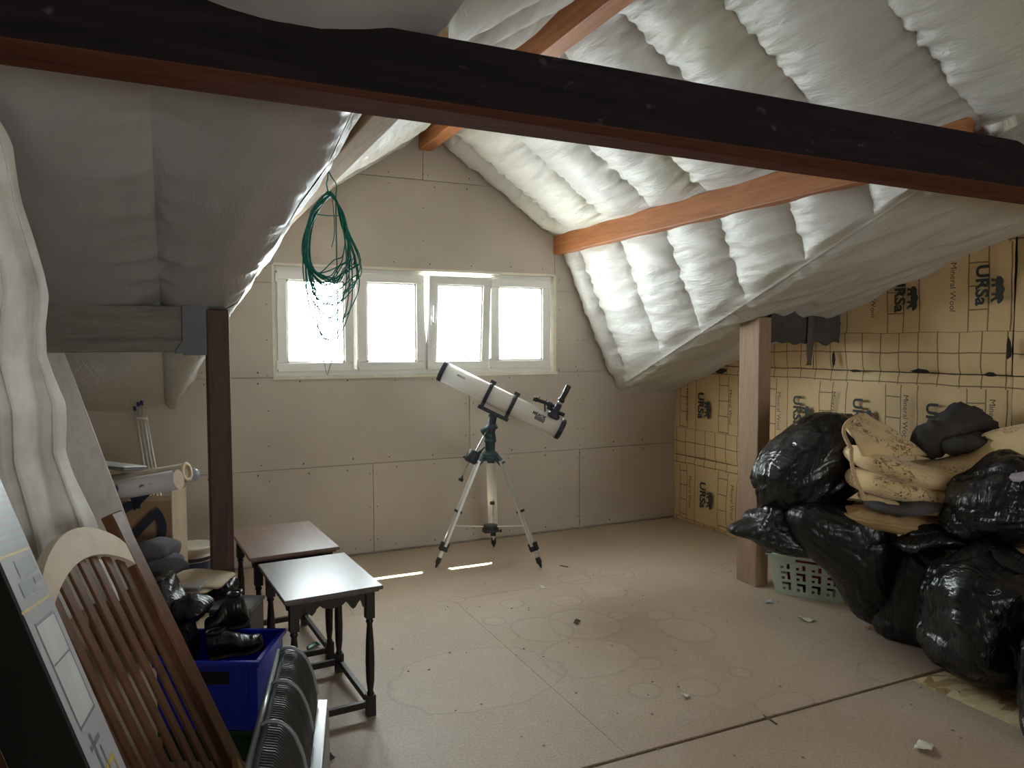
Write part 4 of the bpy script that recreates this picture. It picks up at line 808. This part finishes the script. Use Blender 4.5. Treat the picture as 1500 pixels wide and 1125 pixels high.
# bucket
bkc = P(283, 838, 4.15); bkc.z = 0; bu = thing('bucket', 'white lidded paint bucket with dark blue label beside the dark post', 'bucket', bkc); HBk = P(283, 800, 4.15).z
MB().lathe(bkc, UP, [(0, 0), (0, .085), (HBk, .105), (HBk, 0)], 36, False).build('bucket_body', plain('cream_plastic', (0.62, 0.58, 0.50), .4), bu); MB().lathe(bkc + UP * (HBk - .025), UP, [(0, .108), (.025, .112), (.035, .108), (.030, .095), (.028, 0)], 36, False).build('lid', plain('cream_plastic', (0.62, 0.58, 0.50), .4), bu)
MB().lathe(bkc + UP * .05, UP, [(0, .0925), (HBk - .12, .1035)], 36, False).build('label_band', plain('navy_label', (0.03, 0.04, 0.10), .4), bu); MB().lathe(bkc + UP * (HBk - .065), UP, [(0, .104), (.02, .1055)], 36, False).build('label_band', INK, bu)
# grey blanket bundle, hat, packaging, jackets
m = MB(); lobe(m, [P(206, 812, 3.5), P(230, 806, 3.48), P(254, 814, 3.46)], .055, .11, 41.0, lump=.25, fine=.15); lobe(m, [P(205, 836, 3.45), P(235, 832, 3.42), P(258, 835, 3.4)], .06, .13, 43.0, lump=.2, fine=.15); one(m.build('wool_blanket', mat_cloth('grey_wool', (0.14, 0.13, 0.15), 1, 80)), 'rolled grey wool blanket behind the cot end', 'blanket')
one(lobe(MB(), [P(212, 838, 3.3), P(240, 833, 3.28), P(266, 842, 3.26)], .034, .11, 44.0, lump=.2).build('cap', mat_cloth('charcoal_felt', (0.045, 0.042, 0.045))), 'charcoal cloth cap lying on the packaging', 'hat')
m = MB(); lobe(m, [P(236, 852, 3.2), P(270, 846, 3.18), P(320, 848, 3.2), P(336, 852, 3.22)], .012, .11, 45.0, lump=.5); lobe(m, [P(238, 862, 3.17), P(275, 856, 3.15), P(318, 858, 3.15)], .010, .11, 46.0, lump=.5); one(m.build('cardboard_sheets', KRL), 'flattened pieces of pale cardboard on the heap', 'cardboard')
tbm = basis(P(292, 884, 3.05), -RIGHT, VIEW, UP); tz = .0; tb_ = thing('plastic_tub', 'clear plastic food tub under the cardboard pieces', 'tub', P(270, 884, 3.1)); MB().box((0, 0, 0), (.18, .12, .062), tbm).build('tub_body', mat_clear('clear_plastic', (0.6, 0.62, 0.62), .55), tb_, bevel=.01); MB().box((-.006, -.006, .062), (.186, .126, .070), tbm).build('lid', mat_clear('clear_plastic_lid', (0.7, 0.72, 0.72), .7), tb_, bevel=.003)
LEATH = mat_bag('black_leather', .3, (.012, .011, .012)); JACK = mat_bag('black_nylon', .35, (.01, .011, .013))
m = MB(); lobe(m, [P(292, 874, 3.2), P(318, 864, 3.2), P(346, 857, 3.2)], .024, .07, 51.0, lump=.4, fine=.2); one(m.build('folded_jacket', JACK), 'folded black jacket between the cardboard and the grey storage box', 'clothing')
m = MB(); lobe(m, [P(226, 850, 2.95), P(246, 885, 2.9), P(258, 930, 2.88), P(266, 990, 2.86)], .06, .10, 52.0, lump=.35, fine=.2); lobe(m, [P(262, 902, 2.88), P(283, 888, 2.86), P(300, 900, 2.86)], .04, .07, 53.0, lump=.5, fine=.3); one(m.build('crumpled_bag', BAG), 'crumpled black plastic bag stuffed behind the cot end', 'bag')
# grey storage box on the floor
gz = P(366, 892, 3.03).z; gbm = basis(Vector((P(366, 892, 3.03).x, P(366, 892, 3.03).y, 0)), -RIGHT, VIEW, UP); gb = thing('storage_box', 'grey storage box with flat lid standing beside the side tables', 'box', gbm @ Vector((.1, .12, 0)))
MB().box((0, 0, .0), (.17, .17, gz - .018), gbm).build('box_body', plain('charcoal_plastic', (0.05, 0.05, 0.055), .35), gb, bevel=.008); MB().box((-.006, -.006, gz - .018), (.176, .176, gz), gbm).build('lid', plain('lilac_grey_plastic', (0.22, 0.21, 0.24), .35), gb, bevel=.006)
# crates
def crate(label, corner, W_, D_, H_, z0, mat, slot=True):
    CMx = basis(Vector((corner.x, corner.y, z0)), -RIGHT, VIEW, UP); t = thing('storage_crate', label, 'crate', CMx @ Vector((W_ / 2, D_ / 2, 0)), 'stacked plastic crates'); w = .006
    for lo, hi in (((0, 0, 0), (W_, w, H_)), ((0, D_ - w, 0), (W_, D_, H_)), ((0, w, 0), (w, D_ - w, H_)), ((W_ - w, w, 0), (W_, D_ - w, H_))): MB().box(lo, hi, CMx).build('side_wall', mat, t, bevel=.002)
    MB().box((w, w, 0), (W_ - w, D_ - w, .006), CMx).build('bottom', mat, t)
    r = MB()
    for lo, hi in (((-.012, -.012, H_ - .022), (W_ + .012, w, H_)), ((-.012, D_ - w, H_ - .022), (W_ + .012, D_ + .012, H_)), ((-.012, w, H_ - .022), (w, D_ - w, H_)), ((W_ - w, w, H_ - .022), (W_ + .012, D_ - w, H_))): r.box(lo, hi, CMx)
    r.build('rim', mat, t, bevel=.004)
    if slot: MB().box((.10, -.003, H_ - .085), (.22, .002, H_ - .04), CMx).build('handle_slot', DARK, t, bevel=.001)
    for x in (.03, W_ - .045): MB().box((x, -.005, 0), (x + .015, 0, H_ - .03), CMx).build('rib', mat, t, bevel=.002)
    return t
cc0 = P(376, 968, 2.66); crate('bright blue plastic crate full of black shoes in the left heap', cc0, .36, .30, .255, cc0.z - .255, plain('bright_blue_plastic', (0.010, 0.04, 0.68), .28))
crate('dark green plastic crate underneath the blue crate', cc0 - RIGHT * .01 + VIEW * .01, .34, .28, cc0.z - .257, 0, plain('dark_green_plastic', (0.01, 0.06, 0.025), .4), False)
def shoe(label, toe, heel, w, h, seed):
    toe, heel = Vector(toe), Vector(heel); d = (heel - toe).normalized(); sd = d.cross(UP).normalized(); up = sd.cross(d); L = (heel - toe).length
    t = thing('shoe', label, 'shoe', lerp(toe, heel, .5) - up * .03, 'black shoes in the blue crate'); rg_ = []; sl = []
    for k in range(26):
        f = k / 25; ww = w * (.55 + .45 * math.sin(math.pi * min(1, f * 1.5 + .1)) if f < .6 else .78 + .1 * math.sin((f - .6) * 7)) * math.sqrt(max(.03, 1 - (2 * f - 1) ** 10)); hh = h * (.42 + .58 * smooth(.2, .75, f)) * math.sqrt(max(.05, 1 - (2 * f - 1) ** 12)); c = toe + d * (f * L)
        rg_.append([c + sd * (ww * math.cos(q)) + up * (hh * (.5 + .5 * math.sin(q)) + .004 * nz(c, 20, seed)) for q in [2 * math.pi * j / 24 for j in range(24)]]); sl.append([c + sd * (ww * 1.05 * math.cos(q)) + up * (-.012 + .012 * math.sin(q)) for q in [2 * math.pi * j / 24 for j in range(24)]])
    MB().rings(rg_).build('upper', LEATH, t); MB().rings(sl).build('sole', BLACK, t); MB().tube([lerp(toe, heel, .93) + up * h * .95 + (sd * math.cos(q) * w * .55 + d * math.sin(q) * L * .16 - d * L * .13) for q in [2 * math.pi * j / 20 for j in range(20)]], .006, 8, closed=True).build('collar', LEATH, t)
shoe('black leather shoe at the rear of the blue crate, seen side on', P(300, 925, 2.86), P(366, 905, 2.92), .05, .12, 1.0); shoe('black leather shoe lying on its side at the front of the blue crate', P(386, 942, 2.80), P(305, 958, 2.78), .05, .085, 2.0)
# grey ribbed plastic case standing on edge
CASEG = plain('grey_moulded_plastic', (0.12, 0.13, 0.135), .32, var=.05); CASEL = plain('light_grey_moulded_plastic', (0.22, 0.245, 0.26), .25, var=.05); RIB = plain('black_ribbed_plastic', (0.03, 0.033, 0.036), .3)
ca, cb = Vector((.335, 2.44, 0)), Vector((.15, 1.64, 0)); cl_ = (cb - ca).normalized(); cs_ = Vector((-cl_.y, cl_.x, 0)); cs_ = cs_ if cs_.x > 0 else -cs_; CLn = (cb - ca).length
case = thing('plastic_case', 'grey moulded plastic case with black ribbed panels standing beside the blue crate', 'case', ca + cl_ * CLn / 2)
cpt = lambda l, s, z: ca + cl_ * l + cs_ * s + UP * z
prof = [(-.07, 0), (-.07, .40), (-.062, .47), (-.04, .52), (-.012, .542), (.018, .535), (.045, .505), (.066, .45), (.078, .385), (.082, .36), (.105, .355), (.118, .34), (.120, .0)]
def sec(l, e): return [cpt(l, s * e, z * (1 - .05 * (1 - e))) for s, z in prof]
MB().rings([sec(0, .82), sec(.02, .95), sec(.05, 1), sec(CLn - .05, 1), sec(CLn - .02, .95), sec(CLn, .82)], True, False).build('shell', CASEG, case, bevel=.006)
cur = [(-.030, .536), (-.012, .545), (.018, .538), (.046, .508), (.068, .452), (.080, .388)]
for k in range(3):
    l0, l1 = .07 + k * .235, .07 + k * .235 + .205; MB().grid(lambda u, v: cpt(lerp(l0, l1, u), *[interp([(i / 4, c[j]) for i, c in enumerate(cur[1:])], v) + (.004 + .0025 * math.sin(u * 2 * math.pi * 17)) * (.6 if j == 0 else .8) for j in (0, 1)]), 100, 12).build('ribbed_panel', RIB, case)
    MB().tube(spline([cpt(l0 - .014, s + .003, z + .004) for s, z in cur], 20), .0055, 10).build('band', CASEL, case)
MB().tube([cpt(.04, -.034, .535), cpt(CLn - .04, -.034, .535)], .007, 10).build('edge_ridge', CASEL, case); MB().box((0, 0, 0), (1, 1, 1), basis(cpt(.05, .083, .357), cl_ * (CLn - .1), cs_ * .032, UP * .012)).build('ledge', CASEL, case, bevel=.003)

# ---------------------------------------------------------------- litter on the floor
PAPER = plain('white_scrap', (0.72, 0.70, 0.62), .7); rg = random.Random(5)
def scrap(name, label, c, w, l, mat, seed, cat='litter'):
    c = Vector(c); a = seed * 1.7
    one(MB().grid(lambda u, v: c + Vector((math.cos(a), math.sin(a), 0)) * (u - .5) * l * (1 - .3 * v) + Vector((-math.sin(a), math.cos(a), 0)) * (v - .5) * w * (1 + .4 * nz((u * 3, v, seed), 1)) + UP * (.004 + .012 * abs(nz((u * 2, v * 2, seed), 1.2)) + .012 * u * v), 8, 6).build(name, mat, None, solid=.0015), label, cat)
scrap('paper_scrap', 'folded cream paper scrap on the floor near the bottom edge', PZ(1353, 1096, 0), .055, .10, PAPER, 2.1); scrap('paper_scrap', 'white torn paper on the floor in front of the basket', PZ(1180, 909, 0), .05, .085, PAPER, 1.2)
scrap('paper_scrap', 'small blue printed wrapper beside the laundry basket', PZ(1126, 883, 0), .03, .045, plain('blue_wrapper', (0.45, 0.52, 0.68), .5), 3.3); scrap('plaster_crumb', 'dark brown crumb in the middle of the stained floor', PZ(845, 913, 0), .025, .05, plain('dark_brown_bit', (0.10, 0.06, 0.04), .9), .4)
scrap('paper_scrap', 'tiny white scrap between tripod and stained floor', PZ(795, 862, 0), .03, .04, PAPER, .9); scrap('wood_chip', 'orange wood chip on the floor by the middle bin bag', PZ(1271, 921, 0), .015, .025, plain('orange_chip', (0.5, 0.2, 0.04), .7), 2.7)
scrap('wrapper', 'crumpled green wrapper on the floor under the larger side table', PZ(458, 948, 0.0), .03, .075, plain('green_wrapper', (0.01, 0.20, 0.10), .35), .2); scrap('dark_crumb', 'black crumb on the floor right of the grey case', PZ(485, 1113, 0), .02, .025, INK, 4.1)
scrap('tissue_lump', 'small white tissue lump beside a ring stain', PZ(1003, 1021, 0), .03, .035, PAPER, 5.0); one(MB().cyl(PZ(1118, 1048, 0) + UP * .003, PZ(1138, 1062, 0) + UP * .003, .003, n=8).build('nail', SCREW), 'dark nail lying by the open floor joint', 'nail')
one(MB().cyl(PZ(820, 829, 0) + UP * .003, PZ(832, 831, 0) + UP * .003, .003, n=8).build('screw', SCREW), 'dark screw lying right of the tripod', 'screw')
cr = MB()
for k in range(150):
    x, y = rg.uniform(.8, 3.5), rg.uniform(1.6, 5.0); s = rg.uniform(.003, .008); a = rg.uniform(0, 3); cr.add([(x + s * math.cos(a + q) * rg.uniform(.6, 1.3), y + s * math.sin(a + q), .001) for q in (0, 1.6, 3.1, 4.7)] + [(x, y, s * .8)], [(0, 1, 4), (1, 2, 4), (2, 3, 4), (3, 0, 4)])
co = cr.build('floor_crumbs', plain('mixed_crumbs', (0.30, 0.24, 0.19), .9, var=.8, scale=3)); tag(co, 'scattered dust crumbs and chips over the floor', 'debris'); stuff(co)
